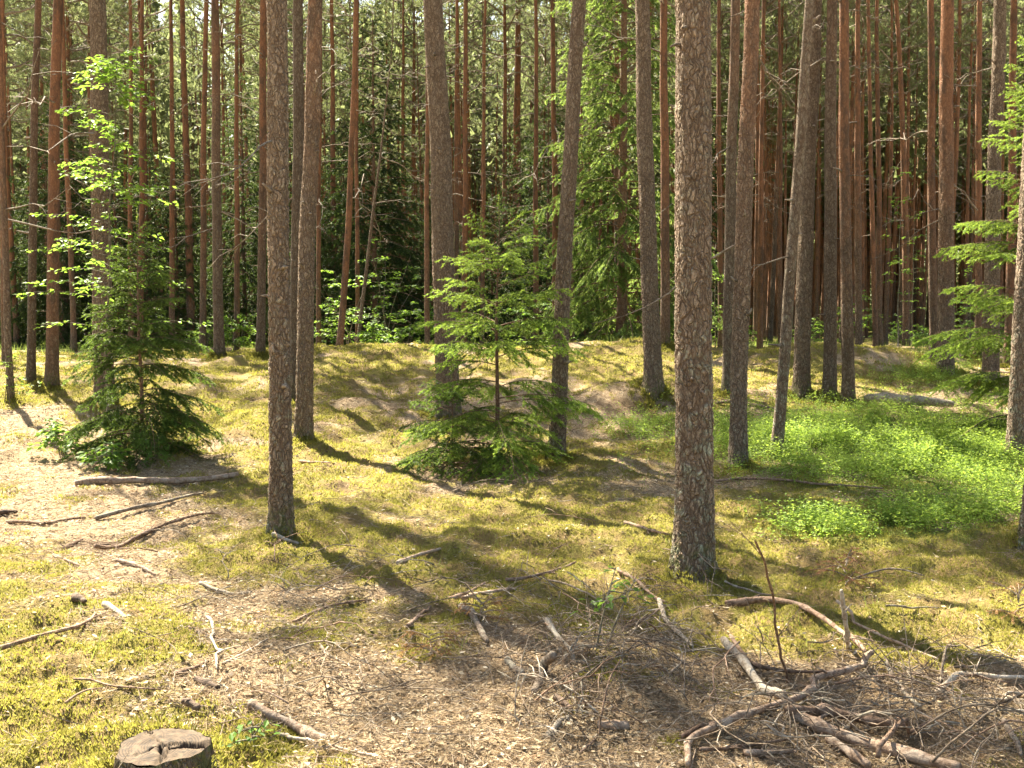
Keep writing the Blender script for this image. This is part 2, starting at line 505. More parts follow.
# ------------------------------------------------------------------ the ground: one sheet
def build_ground():
    a = np.concatenate([np.linspace(-34, 34, 760), np.linspace(34, 326, 110)[1:-1]]) * np.pi / 180
    rad = [.0]
    r = .6
    while r < 700:
        rad.append(r)
        r *= 1.0065 if 2.6 < r < 24 else 1.02 if r < 60 else 1.12
    rad = np.array(rad[1:])
    na, nr = len(a), len(rad)
    x = (rad[:, None] * np.sin(a)[None]).ravel(); y = (rad[:, None] * np.cos(a)[None]).ravel()
    z = height(x, y)
    moss, green, soil_shade = cover(x, y, z)
    near = 1 - sstep(16, 30, np.hypot(x, y))
    cush = np.clip(fbm(x * 4.2, y * 4.2, 3) + .22, 0, 1.0) ** .7
    z = z + near * (.060 * cush * moss + .012 * fbm(x * 14, y * 14, 3) + .006 * noise2(x * 48, y * 48)) - .012 * near
    V = np.stack([x, y, z], 1)
    i = np.arange(nr - 1)[:, None] * na; j = np.arange(na)[None]; k = (j + 1) % na
    Q = np.stack([i + k, i + j, i + na + j, i + na + k], -1).reshape(-1, 4)
    V = np.concatenate([V, [[0, 0, float(height(0, 0))]]])
    T = np.stack([np.full(na, nr * na), np.arange(na), (np.arange(na) + 1) % na], 1)[:, ::-1]
    ex = {k_: np.append(v_, .5) for k_, v_ in (('moss', moss), ('green', green), ('soil_shade', soil_shade))}
    me = MB().add(V, T, Q).mesh("ground", [M['ground']], True, ex)
    tag(link("ground", me), "forest floor of moss, pine litter and low mounds", None, None, "structure")


build_ground()


# ------------------------------------------------------------------ pines
def trunk_mesh(pts, radii, n, dense, name="trunk"):
    """pts: control points (local), radii at them; resampled with a wavering outline"""
    P = np.asarray(pts, float); t = np.linspace(0, 1, len(P))
    zs = P[:, 2]
    H = zs[-1]
    if dense:
        step = .013
        z = np.concatenate([np.arange(zs[0], min(5.6, H), step), np.arange(5.6, H, .3)])
    else:
        z = np.concatenate([np.linspace(zs[0], 1.2, 6)[:-1], np.linspace(1.2, H, 22)])
    x = np.interp(z, zs, P[:, 0]); y = np.interp(z, zs, P[:, 1]); r = np.interp(z, zs, radii)
    ph = random.random() * 9
    x = x + .012 * np.sin(z * .9 + ph) * np.minimum(1, np.maximum(z, 0)) + .006 * np.sin(z * 2.3 + ph); y = y + .012 * np.sin(z * .8 + ph * 2) * np.minimum(1, np.maximum(z, 0))
    th = np.arange(n) * 2 * np.pi / n
    lob = 1 + (.30 * np.exp(-np.maximum(z, 0) / .12))[:, None] * np.maximum(0, np.sin(th * 4 + ph + .8 * np.sin(th)))[None] ** 1.5 + .05 * noise2(np.cos(th)[None] * 1.3 + ph + 0 * z[:, None], z[:, None] * 1.7 + np.sin(th)[None] * 1.3) + .025 * np.sin(2 * th + ph)[None] + .02 * np.sin(3 * th[None] + z[:, None] * 1.7)
    lob = lob + .02 * noise2(np.cos(th)[None] * 2 + ph + 0 * z[:, None], z[:, None] * 5 + np.sin(th)[None] * 2)
    V, T, Q = tube(np.stack([x, y, z], 1), r, n, True, lob)
    return V, T, Q


def stem_profile(r0, H):
    zs = np.array([-.18, .0, .06, .15, .3, .6, 1.2, 2.5, 5, 9, H * .6, H * .8, H])
    zs = np.sort(zs)
    t = np.clip(zs / H, 0, 1)
    r = r0 * (1 - .18 * np.clip(zs, 0, 5) / 5 * .9) * (1 - np.clip((t - .2) / .8, 0, 1) * .86) * (1 + .24 * np.exp(-np.maximum(zs, 0) / .2))
    return zs, np.maximum(r, .012)


def crown_mesh(seed, L=9.0, Rm=2.3, nl=44, k=12):
    """a pine crown: limbs from the stem with tufts of paired needles, open between the limbs"""
    g = random.Random(seed); mb = MB()
    TP, TD = [], []
    for i in range(nl):
        q = i / nl
        z = L * (q ** .85) * .98
        prof = (math.sin(min(1, q * 1.25 + .18) * math.pi * .62) ** .8) * (1 - .75 * max(0, q - .55) / .45)
        ln = max(.35, Rm * prof * g.uniform(.65, 1.15)); az = i * 2.4 + g.uniform(-.5, .5)
        up = g.uniform(-.05, .35) + q * .6
        m = 7; s = np.linspace(0, 1, m)
        bend = g.uniform(-.4, .5)
        A = az + bend * s
        pr = np.stack([np.cos(A) * ln * s, np.sin(A) * ln * s, z + ln * (up * s + .12 * np.sin(s * 6 + i) * s)], 1)
        V, T, Q = tube(pr, np.linspace(.028, .006, m) * (.7 + ln * .3), 5, False)
        mb.add(V, T, Q, 0, 1)
        bare = q < .12 and g.random() < .6
        nside = int(4 + ln * 5)
        for k in range(nside):
            t0 = g.uniform(.30, 1.0)
            p0 = np.array([np.interp(t0, s, pr[:, c]) for c in range(3)])
            d0 = pr[-1] - pr[0]; d0 = d0 / np.linalg.norm(d0)
            d = d0 * g.uniform(.3, 1) + np.array([g.gauss(0, .6), g.gauss(0, .6), g.uniform(-.1, .6)]); d /= np.linalg.norm(d)
            tl = g.uniform(.22, .62)
            p1 = p0 + d * tl
            V, T, Q = tube(np.array([p0, (p0 + p1) / 2 + [0, 0, -.02], p1]), [.008, .006, .003], 3, False)
            mb.add(V, T, Q, 0, 1)
            if bare: continue
            for w in range(3 + int(tl * 6)):
                TP.append(p0 + d * tl * g.uniform(.35, 1.05) + np.array([g.gauss(0, .035), g.gauss(0, .035), g.gauss(0, .03)])); TD.append(d)
    TP = np.array(TP); TD = np.array(TD); n = len(TP)
    P = np.repeat(TP, k, 0); D = unit(np.repeat(TD, k, 0) * .75 + rng.normal(size=(n * k, 3)) * .75 + [0, 0, .15])
    V, T = blades(P, D, rng.uniform(.10, .17, n * k), .019)
    mb.add(V, T, None, np.repeat(np.clip(np.repeat(rng.uniform(0, 1, n), k), 0, 1), 3), 0)
    return mb.mesh("crown", [M['pine_needle'], M['dead_wood']], False)


CROWNS = [crown_mesh(s, *a) for s, a in enumerate([(9, 2.3, 46), (8, 2.6, 40), (10, 2.1, 50), (7.5, 2.4, 38), (9.5, 2.6, 44), (8.5, 2.0, 44)])]
OPEN_CROWNS = [crown_mesh(20 + s, *a) for s, a in enumerate([(9, 1.9, 26, 7), (8, 2.1, 24, 7), (9.5, 1.8, 28, 6), (7.5, 2.0, 24, 7)])]


def stub_mesh(seed):
    g = random.Random(seed); mb = MB(); L = g.uniform(.05, .16)
    P = np.array([[-.03, 0, 0], [L * .4, .004, .006], [L, g.uniform(-.02, .02), g.uniform(-.02, .04)]])
    mb.add(*tube(P, [.020, .012, .007], 7))
    return mb.mesh("branch_stub", [M['dead_wood']])


STUBS = [stub_mesh(70 + i) for i in range(5)]


def dead_branch_mesh(seed):
    g = random.Random(seed); mb = MB()
    L = g.uniform(.5, 1.7); m = 8; s = np.linspace(0, 1, m)
    w = np.cumsum([g.gauss(0, .06) for _ in range(m)]); w2 = np.cumsum([g.gauss(0, .07) for _ in range(m)])
    droop = g.uniform(-.35, .25)
    P = np.stack([s * L, w * s * L, (droop * s + w2 * s) * L], 1)
    mb.add(*tube(P, np.linspace(.011, .0025, m) * (.7 + L * .3), 5, False))
    for k in range(g.randint(2, 7)):
        t0 = g.uniform(.3, .95); p0 = np.array([np.interp(t0, s, P[:, c]) for c in range(3)])
        l2 = g.uniform(.12, .45) * L
        d = np.array([1, g.choice((-1, 1)) * g.uniform(.4, 1.2), g.uniform(-.6, .4)]); d /= np.linalg.norm(d)
        mb.add(*tube(np.array([p0, p0 + d * l2 * .5 + [0, 0, .02], p0 + d * l2 + [0, 0, -.03]]), [.006, .004, .002], 3, False))
    return mb.mesh("dead_branch", [M['dead_wood']])


DEAD = [dead_branch_mesh(40 + i) for i in range(10)]

PINES = []


def pine(label, u, base, w, utop, H=21, Hc=12.5, warm=7.0, val=.45, lich=.3, dead=5, group=None, ubend=0.0, crown=True, cs=1.0, full=False):
    """u: pixel of the foot; base: ('v', row) or ('d', distance); w: width in pixels about two metres up; utop: column at the top of the photo"""
    p = ground_at(u, base[1]) if base[0] == 'v' else at_dist(u, base[1])
    d = p.y
    r0 = w / 2 * d / F / 1.05
    rt = ray(utop, 0); top = Vector((rt[0] / rt[1] * d, d, EYE + rt[2] / rt[1] * d))
    zt = top.z - p.z
    lean = (top.x - p.x) / zt
    zs, rr = stem_profile(r0, H)
    zc = np.minimum(zs, Hc)
    xs = lean * zc + (ubend * d / F) * np.sin(np.clip(zs / zt, 0, 1) * np.pi)
    ys = random.uniform(-.012, .012) * zc
    t = thing("pine_tree", label, "pine tree", p, group)
    dense = w >= 15
    pts = np.stack([xs, ys, zs], 1)
    if dense:
        n = int(np.clip(2 * np.pi * r0 / .0085, 60, 130))
        mb = MB().add(*trunk_mesh(pts, rr, n, True)); me = mb.mesh("trunk", [M['bark_near']])
    else:
        # more sections low down keep the curve of the stem
        zf = np.unique(np.concatenate([zs, np.linspace(0, min(zt * 1.1, H), 12)]))
        pts = np.stack([np.interp(zf, zs, lean * zc) + (ubend * d / F) * np.sin(np.clip(zf / zt, 0, 1) * np.pi), np.interp(zf, zs, ys), zf], 1)
        rr = np.interp(zf, zs, rr)
        mb = MB().add(*trunk_mesh(pts, rr, 16 if w > 8 else 10, False)); me = mb.mesh("trunk", [M['bark']])
    o = link("trunk", me, t); o.color = (max(0, warm / 20), val if dense else val - .17 + random.uniform(-.1, .1), lich, 1)
    if crown:
        c = link("crown", CROWNS[random.randrange(6)] if full else OPEN_CROWNS[random.randrange(4)], t, (lean * Hc, ys[-1], Hc))
        c.rotation_euler = (0, 0, random.uniform(0, 6.28)); k = (H - Hc) / 8.8 * 1.02; c.scale = (k * cs, k * cs, k)
    for i in range(5 if w > 8 else 0):
        z = random.uniform(1.0, zt * 1.05); az = random.uniform(3.3, 6.1)      # broken-off stubs
        rz = np.interp(z, zs if dense else zf, rr) * .98
        b = link("branch_stub", STUBS[random.randrange(5)], t, (np.interp(z, pts[:, 2], pts[:, 0]) + rz * math.cos(az), np.interp(z, pts[:, 2], pts[:, 1]) + rz * math.sin(az), z))
        b.rotation_euler = (0, random.uniform(-.5, .2), az); b.scale = (random.uniform(.5, 1.2),) * 3
    for i in range(int(dead * 1.7) if w < 12 else dead):
        z = random.uniform(max(2.2, zt * .35), max(Hc, zt * 1.02)); b = link("dead_branch", DEAD[random.randrange(10)], t, (np.interp(z, pts[:, 2], pts[:, 0]), np.interp(z, pts[:, 2], pts[:, 1]), z))
        b.rotation_euler = (random.uniform(-.4, .4), random.uniform(-.3, .3), random.uniform(0, 6.28)); b.scale = (random.uniform(.8, 1.7),) * 3
    PINES.append((p.x, p.y, r0))
    return t


V_, D_ = 'v', 'd'
# label, foot column, foot row or distance, width, column at the top edge
pine("thick rough grey-brown pine trunk, largest and nearest, flaking plates, lichen at its foot", 692, (V_, 577), 41, 694, 22, 13.5, 5.5, .45, .9, 2)
pine("grey-brown pine trunk with mossy foot casting a shadow over the twigs, left foreground", 282, (V_, 535), 23.5, 275, 21, 13, 6, .45, .7, 1)
pine("stout pine trunk directly behind the left foreground trunk, pinkish above, forked look", 304, (V_, 442), 18, 317, 21, 13, 4.5, .42, .45, 2, ubend=-4)
pine("grey pine trunk half hidden behind the stout pinkish-topped pine", 295, (D_, 15.5), 13, 298, 20, 13, 8, .35, .4, 3)
pine("straight thick brown pine trunk rising behind the young spruce in the middle", 449, (D_, 14.2), 24, 434, 22, 13.5, 9, .40, .3, 3)
pine("leaning brown pine trunk just right of the young spruce in the middle", 556, (V_, 459), 17.5, 581, 20, 12.5, 8, .36, .5, 2, ubend=-3)
pine("dark rough pine trunk standing on the brown earth bank in mid view", 653, (V_, 391), 19, 642, 21, 12.5, 9, .40, .4, 3)
pine("slim straight pine with pinkish upper stem, right behind the thickest trunk", 738, (V_, 470), 18, 750, 20, 12.5, 3.5, .42, .5, 2)
pine("rough grey pine stem partly behind the slim pinkish pine", 728, (V_, 396), 13, 734, 20, 12, 5, .42, .6, 3)
pine("thin leaning pale-grey pine stem rising from the bilberry patch", 776, (V_, 456), 12, 810, 17, 11, 12, .62, .9, 2)
pine("straight dark pine trunk crossed by the thin leaning grey stem", 801, (V_, 395), 17, 816, 21, 12.5, 9, .38, .4, 2)
pine("left trunk of the close pair of brown pines at the bilberry edge", 829, (V_, 398), 14, 833, 20, 12, 6, .42, .4, 3)
pine("right reddish trunk of the close pair of pines at the bilberry edge", 848, (V_, 405), 13, 842, 20, 12, 2, .45, .3, 3)
pine("straight reddish-brown pine trunk behind the fallen log on the right", 945, (V_, 376), 16, 949, 21, 12.5, 3, .40, .3, 2)
pine("slim pine close left of the reddish-brown trunk behind the fallen log", 934, (V_, 363), 9, 931, 20, 11.5, 2, .45, .3, 3)
pine("dark straight pine trunk behind the right-hand spruce branches", 990, (V_, 384), 16, 1001, 21, 12.5, 9, .34, .3, 2)
pine("grey pine trunk leaning right in front of the right-hand spruce", 1014, (V_, 460), 18, 1040, 20, 12.5, 9, .55, .8, 0)
pine("grey pine trunk cut by the right edge of the view, mossy foot in the grass", 1031, (V_, 546), 22, 1068, 20, 13, 9, .5, .8, 0)
pine("bright orange-brown pine trunk with mossy foot, far left among thin stems", 51, (V_, 388), 13, 58, 20, 12, 1.0, .50, .3, 4)
pine("slim grey-brown pine left of the orange-brown trunk with the mossy foot", 30, (V_, 385), 9, 36, 19, 11.5, 5, .42, .4, 4)
pine("thick dark pine trunk standing behind the left spruce and the leafy sapling", 103, (D_, 14.6), 20, 98, 22, 13, 8, .36, .3, 2, cs=.65)
pine("thin curved pine stem at the left edge leaning over the leafy plant", 11, (V_, 402), 7, -2, 17, 11, 3, .42, .3, 4)
pine("slender reddish pine at the very left edge of the view", 4, (D_, 19), 7, 3, 19, 11.5, 1, .45, .2, 4)
pine("thin brown pine close behind the orange-brown trunk on the left", 73, (D_, 25), 6, 62, 18, 11, 1.5, .44, .2, 4)
pine("straight brown pine, right one of the trio left of the foreground trunk", 219, (V_, 356), 11, 214, 21, 12, 5, .40, .2, 7, full=True, cs=1.5)
pine("reddish pine leaning left, left one of the trio left of the foreground trunk", 192, (V_, 347), 8, 182, 20, 11.5, 1, .42, .2, 6, full=True, cs=1.5)
pine("dark thin pine in the middle of the trio left of the foreground trunk", 202, (V_, 352), 7, 206, 20, 11.5, 2, .36, .2, 6, full=True, cs=1.5)
pine("brown pine stem showing just left of the foreground trunk", 261, (V_, 356), 9, 263, 20, 12, 2.5, .40, .2, 5)
pine("thin pine above the left spruce, left one of two close reddish stems", 130, (D_, 27), 5.5, 129, 19, 11, 0, .42, .2, 6)
pine("thin pine above the left spruce, right one of two close reddish stems", 140, (D_, 26), 6, 141, 19, 11, 0, .42, .2, 6)
pine("lone slender brown pine between the leafy sapling and the reddish leaning pine", 172, (D_, 27), 6, 171, 19, 11, 1, .42, .2, 6)
pine("slender dark pine between the trio and the left foreground trunk", 236, (D_, 26), 6, 238, 19, 11, 1, .36, .2, 6, full=True)
pine("slender brown pine right next to the forked-looking pinkish trunk", 318, (D_, 26), 5.5, 320, 19, 11, 1, .42, .2, 6)
pine("upright reddish pine before the dark thicket, left of the leaning reddish one", 335, (V_, 345), 7, 331, 20, 11.5, 1, .42, .2, 6)
pine("reddish pine with a curved leaning stem before the dark thicket", 338, (D_, 23), 7.5, 356, 19, 11.5, 0, .42, .2, 6, ubend=4)
pine("thin reddish pine just right of the curved leaning one", 357, (D_, 26), 5, 357, 19, 11, 0, .42, .2, 6)
pine("thin pale leaning dead stem among the green shrubs before the dark thicket", 357, (D_, 24.5), 4, 397, 9, 8, 12, .62, .6, 4, crown=False)
pine("slim pine with sunlit orange left side in front of the dark thicket", 412, (V_, 338), 7, 415, 20, 11.5, 1, .46, .2, 6)
pine("thin orange-edged pine touching the thick trunk behind the middle spruce", 427, (D_, 24), 6, 427, 19, 11.5, 1, .46, .2, 4)
pine("reddish slender pine right of the thick trunk behind the middle spruce", 464, (D_, 24), 6.5, 466, 20, 11, 0, .44, .2, 6)
pine("dark slender pine between the thick trunk and the reddish slender one", 456, (D_, 30), 5.5, 457, 20, 11, 3, .34, .2, 6)
pine("thin brown pine seen over the top of the middle spruce", 482, (D_, 29), 5, 485, 19, 11, 1, .42, .2, 6)
pine("reddish straight pine standing behind the top of the middle spruce", 516, (V_, 340), 11, 518, 21, 12, .5, .42, .2, 6)
pine("slender brown pine between the reddish pine and the leaning trunk", 536, (D_, 27), 6.5, 536, 19, 11, 1, .40, .2, 6)
pine("reddish pine stem just left of the leaning trunk's upper half", 556, (D_, 25), 7, 553, 20, 11, 0, .42, .2, 5)
pine("reddish pine close right of the dark trunk on the earth bank", 665, (V_, 346), 10, 664, 21, 12, 1, .42, .2, 5)
pine("slender pine close to the right side of the thickest trunk", 721, (D_, 26), 6, 718, 19, 11, 1, .42, .2, 4)
pine("thin reddish pine right of the slim pinkish pine", 760, (D_, 25), 6, 763, 19, 11, 0, .42, .2, 6)
pine("thin brown pine behind the leaning pale-grey stem", 781, (D_, 27), 5, 780, 19, 11, 1, .42, .2, 5)
pine("dark slender pine right of the close pair at the bilberry edge", 859, (D_, 24), 7.5, 858, 20, 11.5, 2.5, .38, .2, 5)
pine("reddish slender pine over the right-hand mound, left of its leaning neighbour", 876, (D_, 25), 5.5, 868, 19, 11, 0, .44, .2, 5)
pine("dark upright pine growing from the back of the right-hand mound", 880, (V_, 347), 6.5, 877, 20, 11.5, 1.5, .38, .2, 5)
pine("leaning brown pine behind the right-hand mound with crooked top", 906, (V_, 346), 7.5, 895, 19, 11.5, 1, .42, .2, 5, ubend=3)
pine("reddish pine between the dark trunk and the trunk behind the fallen log", 979, (D_, 22), 7.5, 981, 20, 11.5, .5, .42, .2, 5)
pine("reddish pine rising behind the upper right spruce branches", 1010, (D_, 20.5), 9, 1014, 20, 12, 0, .42, .2, 4)

# ---- the pines further back: one of each build, then copies
def far_proto(i):
    t = thing("pine_tree", "far pine", "pine tree")
    H = [20, 19, 21, 18, 20][i]; Hc = [8, 8.5, 9.5, 7, 7.5][i]; r0 = .100
    zs, rr = stem_profile(r0, H)
    g = random.Random(100 + i); a, b = g.uniform(-.25, .25), g.uniform(-.25, .25)
    pts = np.stack([a * np.sin(zs / H * 3.1), b * np.sin(zs / H * 4), zs], 1)
    zf = np.unique(np.concatenate([zs, np.linspace(0, H, 16)])); pts = np.stack([np.interp(zf, zs, pts[:, c]) for c in range(3)], 1); rr = np.interp(zf, zs, rr)
    me = MB().add(*trunk_mesh(pts, rr, 9, False)).mesh("trunk", [M['bark']])
    o = link("trunk", me, t); o.color = ([1, 2, 0, 4, .5][i] / 20, [.30, .20, .36, .16, .26][i], .15, 1)
    c = link("crown", CROWNS[i], t, (pts[np.searchsorted(zf, Hc), 0], pts[np.searchsorted(zf, Hc), 1], Hc)); k = (H - Hc) / 8.8; c.scale = (k * .85, k * .85, k)
    for q in range(4):
        z = g.uniform(4, Hc); b_ = link("dead_branch", DEAD[g.randrange(10)], t, (np.interp(z, zf, pts[:, 0]), np.interp(z, zf, pts[:, 1]), z)); b_.rotation_euler = (0, g.uniform(-.3, .3), g.uniform(0, 6.28)); b_.scale = (1.2,) * 3
    return t


FAR = [far_proto(i) for i in range(5)]
ZONES = [(-1, 300, "slender far pine in the shaded dark stand behind the left spruce", "far pines of the shaded stand on the left"),
         (300, 560, "slender far pine behind the dark thicket beyond the middle mound", "far pines behind the middle thicket"),
         (560, 760, "slender far pine beyond the tall drooping spruce and the earth bank", "far pines beyond the drooping spruce"),
         (760, 1025, "thin reddish far pine in the crowded sunlit stand beyond the right-hand mound", "far pines of the crowded stand on the right")]
placed = [(x, y) for x, y, _ in PINES]
count = 0; used = [0] * 5
tries = 0
while count < 242 and tries < 20000:
    tries += 1
    right = random.random() < .55
    u = random.uniform(690, 1060) if right else random.uniform(-30, 700)
    d = (32 if right else 27) + 50 * random.random() ** .75
    if 300 < u < 560 and d < 33: continue
    p = at_dist(u, d)
    if any((p.x - x) ** 2 + (p.y - y) ** 2 < (1.5 if d < 45 else 2.2) for x, y in placed): continue
    placed.append((p.x, p.y))
    z = next(z for z in ZONES if u < z[1] or z is ZONES[-1])
    i = random.randrange(5); s = random.uniform(.82, 1.12)
    if used[i] == 0:
        o = FAR[i]; o.location = p; o.rotation_euler = (random.gauss(0, .012), random.gauss(0, .012), random.uniform(0, 6.28)); o.scale = (s, s, s)
        o["label"], o["group"] = z[2], z[3]
    else:
        o = dup(FAR[i], p, random.uniform(0, 6.28), (s * random.uniform(.65, 1.15),) * 2 + (s,), z[2], z[3], (random.gauss(0, .014), random.gauss(0, .014)))
    used[i] += 1; count += 1


# ------------------------------------------------------------------ spruces
def spray(mb, P0, az, L, rise, droop, g, needle=.02, nw=.004, step=.006, side=.045, sl=.34, tipstart=.55, woodmat=1, r=.007, hang=0.0):
    """one spruce branch: an arching axis with flat side shoots set with needles; outer shoots are fresh growth"""
    m = 9; s = np.linspace(0, 1, m)
    a = az + g.uniform(-.18, .18) * s
    rad = L * s
    axis = np.stack([P0[0] + np.cos(a) * rad, P0[1] + np.sin(a) * rad, P0[2] + L * (rise * s + droop * s ** 2.2)], 1)
    V, T, Q = tube(axis, np.linspace(r * (.5 + L * .5), .0015, m), 4, False)
    mb.add(V, T, Q, 0, woodmat)
    segs = [(axis[3], axis[-1], .5)]
    nb = max(3, int(L * .8 / side))
    for k in range(nb):
        t0 = .2 + .78 * (k + g.random() * .6) / nb
        p0 = np.array([np.interp(t0, s, axis[:, c]) for c in range(3)])
        d0 = np.array([np.interp(min(1, t0 + .05), s, axis[:, c]) for c in range(3)]) - np.array([np.interp(t0 - .05, s, axis[:, c]) for c in range(3)])
        d0 /= np.linalg.norm(d0) + 1e-9
        sd = np.cross(d0, [0, 0, 1]); sd /= np.linalg.norm(sd) + 1e-9
        sg = 1 if k % 2 else -1
        ln = L * sl * (1 - .72 * t0) * g.uniform(.6, 1.2) + .05
        d = d0 * g.uniform(.45, .8) + sd * sg * g.uniform(.4, .9) + np.array([0, 0, g.uniform(-.6, .1) - hang])
        d /= np.linalg.norm(d)
        p1 = p0 + d * ln + [0, 0, -.12 * ln]
        segs.append((p0, p1, t0))
        if ln > .16:
            for q in range(int(ln / .06)):
                tt = g.uniform(.25, .9); pp = p0 + (p1 - p0) * tt; d2 = d * .7 + np.cross(d, [0, 0, 1]) * g.choice((-1, 1)) * g.uniform(.4, .8) + np.array([0, 0, g.uniform(-.25, .1) - hang * .6])
                segs.append((pp, pp + d2 / np.linalg.norm(d2) * ln * g.uniform(.2, .42), min(1, t0 + .2)))
    PP, DD, TT = [], [], []
    for p0, p1, t0 in segs:
        ln = np.linalg.norm(p1 - p0); k = max(4, int(ln / step) * 2)
        t = rng.random(k); ax = (p1 - p0) / (ln + 1e-9)
        sd = np.cross(ax, [0, 0, 1]); sd /= np.linalg.norm(sd) + 1e-9
        upv = np.cross(sd, ax)
        sg = np.where(np.arange(k) % 2, 1, -1)[:, None]
        D = ax * .75 + sd * sg * rng.uniform(.3, 1, (k, 1)) + upv * rng.normal(.12, .6, (k, 1))
        PP.append(p0 + (p1 - p0) * t[:, None]); DD.append(D); TT.append(np.clip((t * .55 + t0 * .55) - tipstart, 0, .45) / .45)
    PP = np.concatenate(PP); DD = np.concatenate(DD); TT = np.concatenate(TT)
    V, T = blades(PP, DD, rng.uniform(.7, 1.15, len(PP)) * needle, nw)
    mb.add(V, T, None, np.repeat(np.clip(TT + rng.uniform(-.1, .1, len(TT)), 0, 1), 3), 0)


def young_spruce(label, base, H, Rb, seed, lean=(0, 0), whorl=.26, low=.25, per=6, exps=1.0, gap=None, dens=1.0, mat='spruce_needle', drop=0.0):
    """each branch a part of its own"""
    g = random.Random(seed)
    t = thing("young_spruce", label, "spruce", base)
    zs = np.linspace(-.1, H, 16); r = np.interp(zs, [-.1, 0, H * .5, H], [.034 * H / 2.6 + .008, .028 * H / 2.6, .016 * H / 2.6, .003])
    ax = np.stack([lean[0] * zs / H + .01 * np.sin(zs * 3), lean[1] * zs / H, zs], 1)
    link("trunk", MB().add(*tube(ax, r, 9)).mesh("trunk", [M['young_bark']]), t)
    z = low
    while z < H - .05:
        q = z / H
        n = per if q < .8 else per - 1
        a0 = g.uniform(0, 6.28)
        for k in range(n):
            if g.random() < .06: continue
            az = a0 + k * 6.283 / n + g.uniform(-.25, .25)
            L = Rb * (1 - q) ** exps * g.uniform(.72, 1.12) + .10
            zz = max(.05, z + g.uniform(-.11, .11))
            mb = MB()
            spray(mb, np.array([0, 0, 0.]), az, L, .12 + .55 * q ** 1.5 + g.uniform(-.06, .08), -(.34 + drop) * (1 - q) - .06, g, .027, .0068, .0068 / dens, .034, .40, .5, 1, .007, .10)
            b = link("branch", mb.mesh("branch", [M[mat], M['young_bark']], False), t, (np.interp(zz, zs, ax[:, 0]), np.interp(zz, zs, ax[:, 1]), zz))
        z += whorl * g.uniform(.8, 1.2) * (.7 + .45 * (1 - q))
    # leading shoot
    mb = MB(); P = np.repeat(np.array([[lean[0], lean[1], H - .03]]), 160, 0); tt = rng.random((160, 1)); P = P + tt * [0, 0, .26]
    V, T = blades(P, rng.normal(size=(160, 3)) * [1, 1, .3] + [0, 0, .8], .018, .004); mb.add(V, T, None, .8, 0)
    mb.add(*tube(np.array([[lean[0], lean[1], H - .05], [lean[0], lean[1], H + .22]]), [.004, .002], 4), 0, 1)
    link("leading_shoot", mb.mesh("leading_shoot", [M['spruce_needle'], M['young_bark']], False), t)
    return t


young_spruce("young spruce with bright fresh shoots standing alone in the middle clearing", ground_at(496, 466), 2.65, 1.10, 3, (.03, 0), .30, .20, 7, .52, dens=1.05)
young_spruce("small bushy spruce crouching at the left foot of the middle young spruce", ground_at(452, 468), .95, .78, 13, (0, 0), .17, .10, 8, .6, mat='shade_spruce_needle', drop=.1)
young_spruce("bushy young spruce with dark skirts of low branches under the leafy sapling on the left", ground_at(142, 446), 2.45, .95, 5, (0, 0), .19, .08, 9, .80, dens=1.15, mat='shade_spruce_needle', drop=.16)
young_spruce("tall young spruce at the right edge reaching bright tips across the pine trunks", at_dist(1022, 12.4), 5.0, 1.36, 9, (.05, 0), .44, .25, 9, .85, dens=1.2)


def old_spruce_meshes(seed, H, Rb, low, mat, nb=110, needle=.07, nw=.024, step=.02):
    g = random.Random(seed)
    zs = np.linspace(-.15, H, 14)
    tm = MB().add(*tube(np.stack([0 * zs, 0 * zs, zs], 1), np.interp(zs, [-.15, .3, H], [.0125 * H, .009 * H, .006]), 10)).mesh("trunk", [M['young_bark']])
    mb = MB()
    for i in range(nb):
        q = (i + g.random()) / nb
        z = low + (H - low - .1) * q
        L = Rb * (1 - q) ** .75 * g.uniform(.7, 1.15) + .15
        spray(mb, np.array([0, 0, z]), i * 2.4 + g.uniform(-.4, .4), L, .05 + .45 * q, -.38 * (1 - q) - .08, g, needle, nw, step, .13, .40, .55, 1, .012, .35)
    return tm, mb.mesh("crown", [mat, M['young_bark']], False)


def spruce(label, loc, meshes, rot=0, s=1.0, group=None):
    t = thing("spruce_tree", label, "spruce", loc, group)
    link("trunk", meshes[0], t); link("crown", meshes[1], t)
    t.rotation_euler = (0, 0, rot); t.scale = (s, s, s)
    return t


M['tall_spruce_needle'] = foliage("tall_spruce_needles", (.036, .070, .022), (.15, .25, .052), (.42, .56, .12), .45)
big = old_spruce_meshes(21, 15, 2.35, .35, M['tall_spruce_needle'], 190, .050, .016, .011)
spruce("tall spruce with light green drooping branches behind the leaning pine in mid view", at_dist(622, 23.5), big, .4)
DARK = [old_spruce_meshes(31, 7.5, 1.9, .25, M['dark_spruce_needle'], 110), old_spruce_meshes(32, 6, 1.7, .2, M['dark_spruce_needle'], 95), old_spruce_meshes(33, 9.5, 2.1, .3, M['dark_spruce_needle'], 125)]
dark_spots = [(-10, 30), (30, 33), (62, 29), (88, 34), (118, 30), (150, 33), (178, 29), (208, 34), (245, 31), (285, 34), (312, 30), (345, 33), (375, 30), (400, 33), (432, 31), (462, 35), (492, 32), (520, 36), (548, 31),
              (-20, 40), (50, 42), (130, 41), (195, 43), (265, 42), (330, 43), (390, 41), (445, 44), (505, 43), (560, 42), (585, 34), (700, 38), (668, 45)]
protos = {}
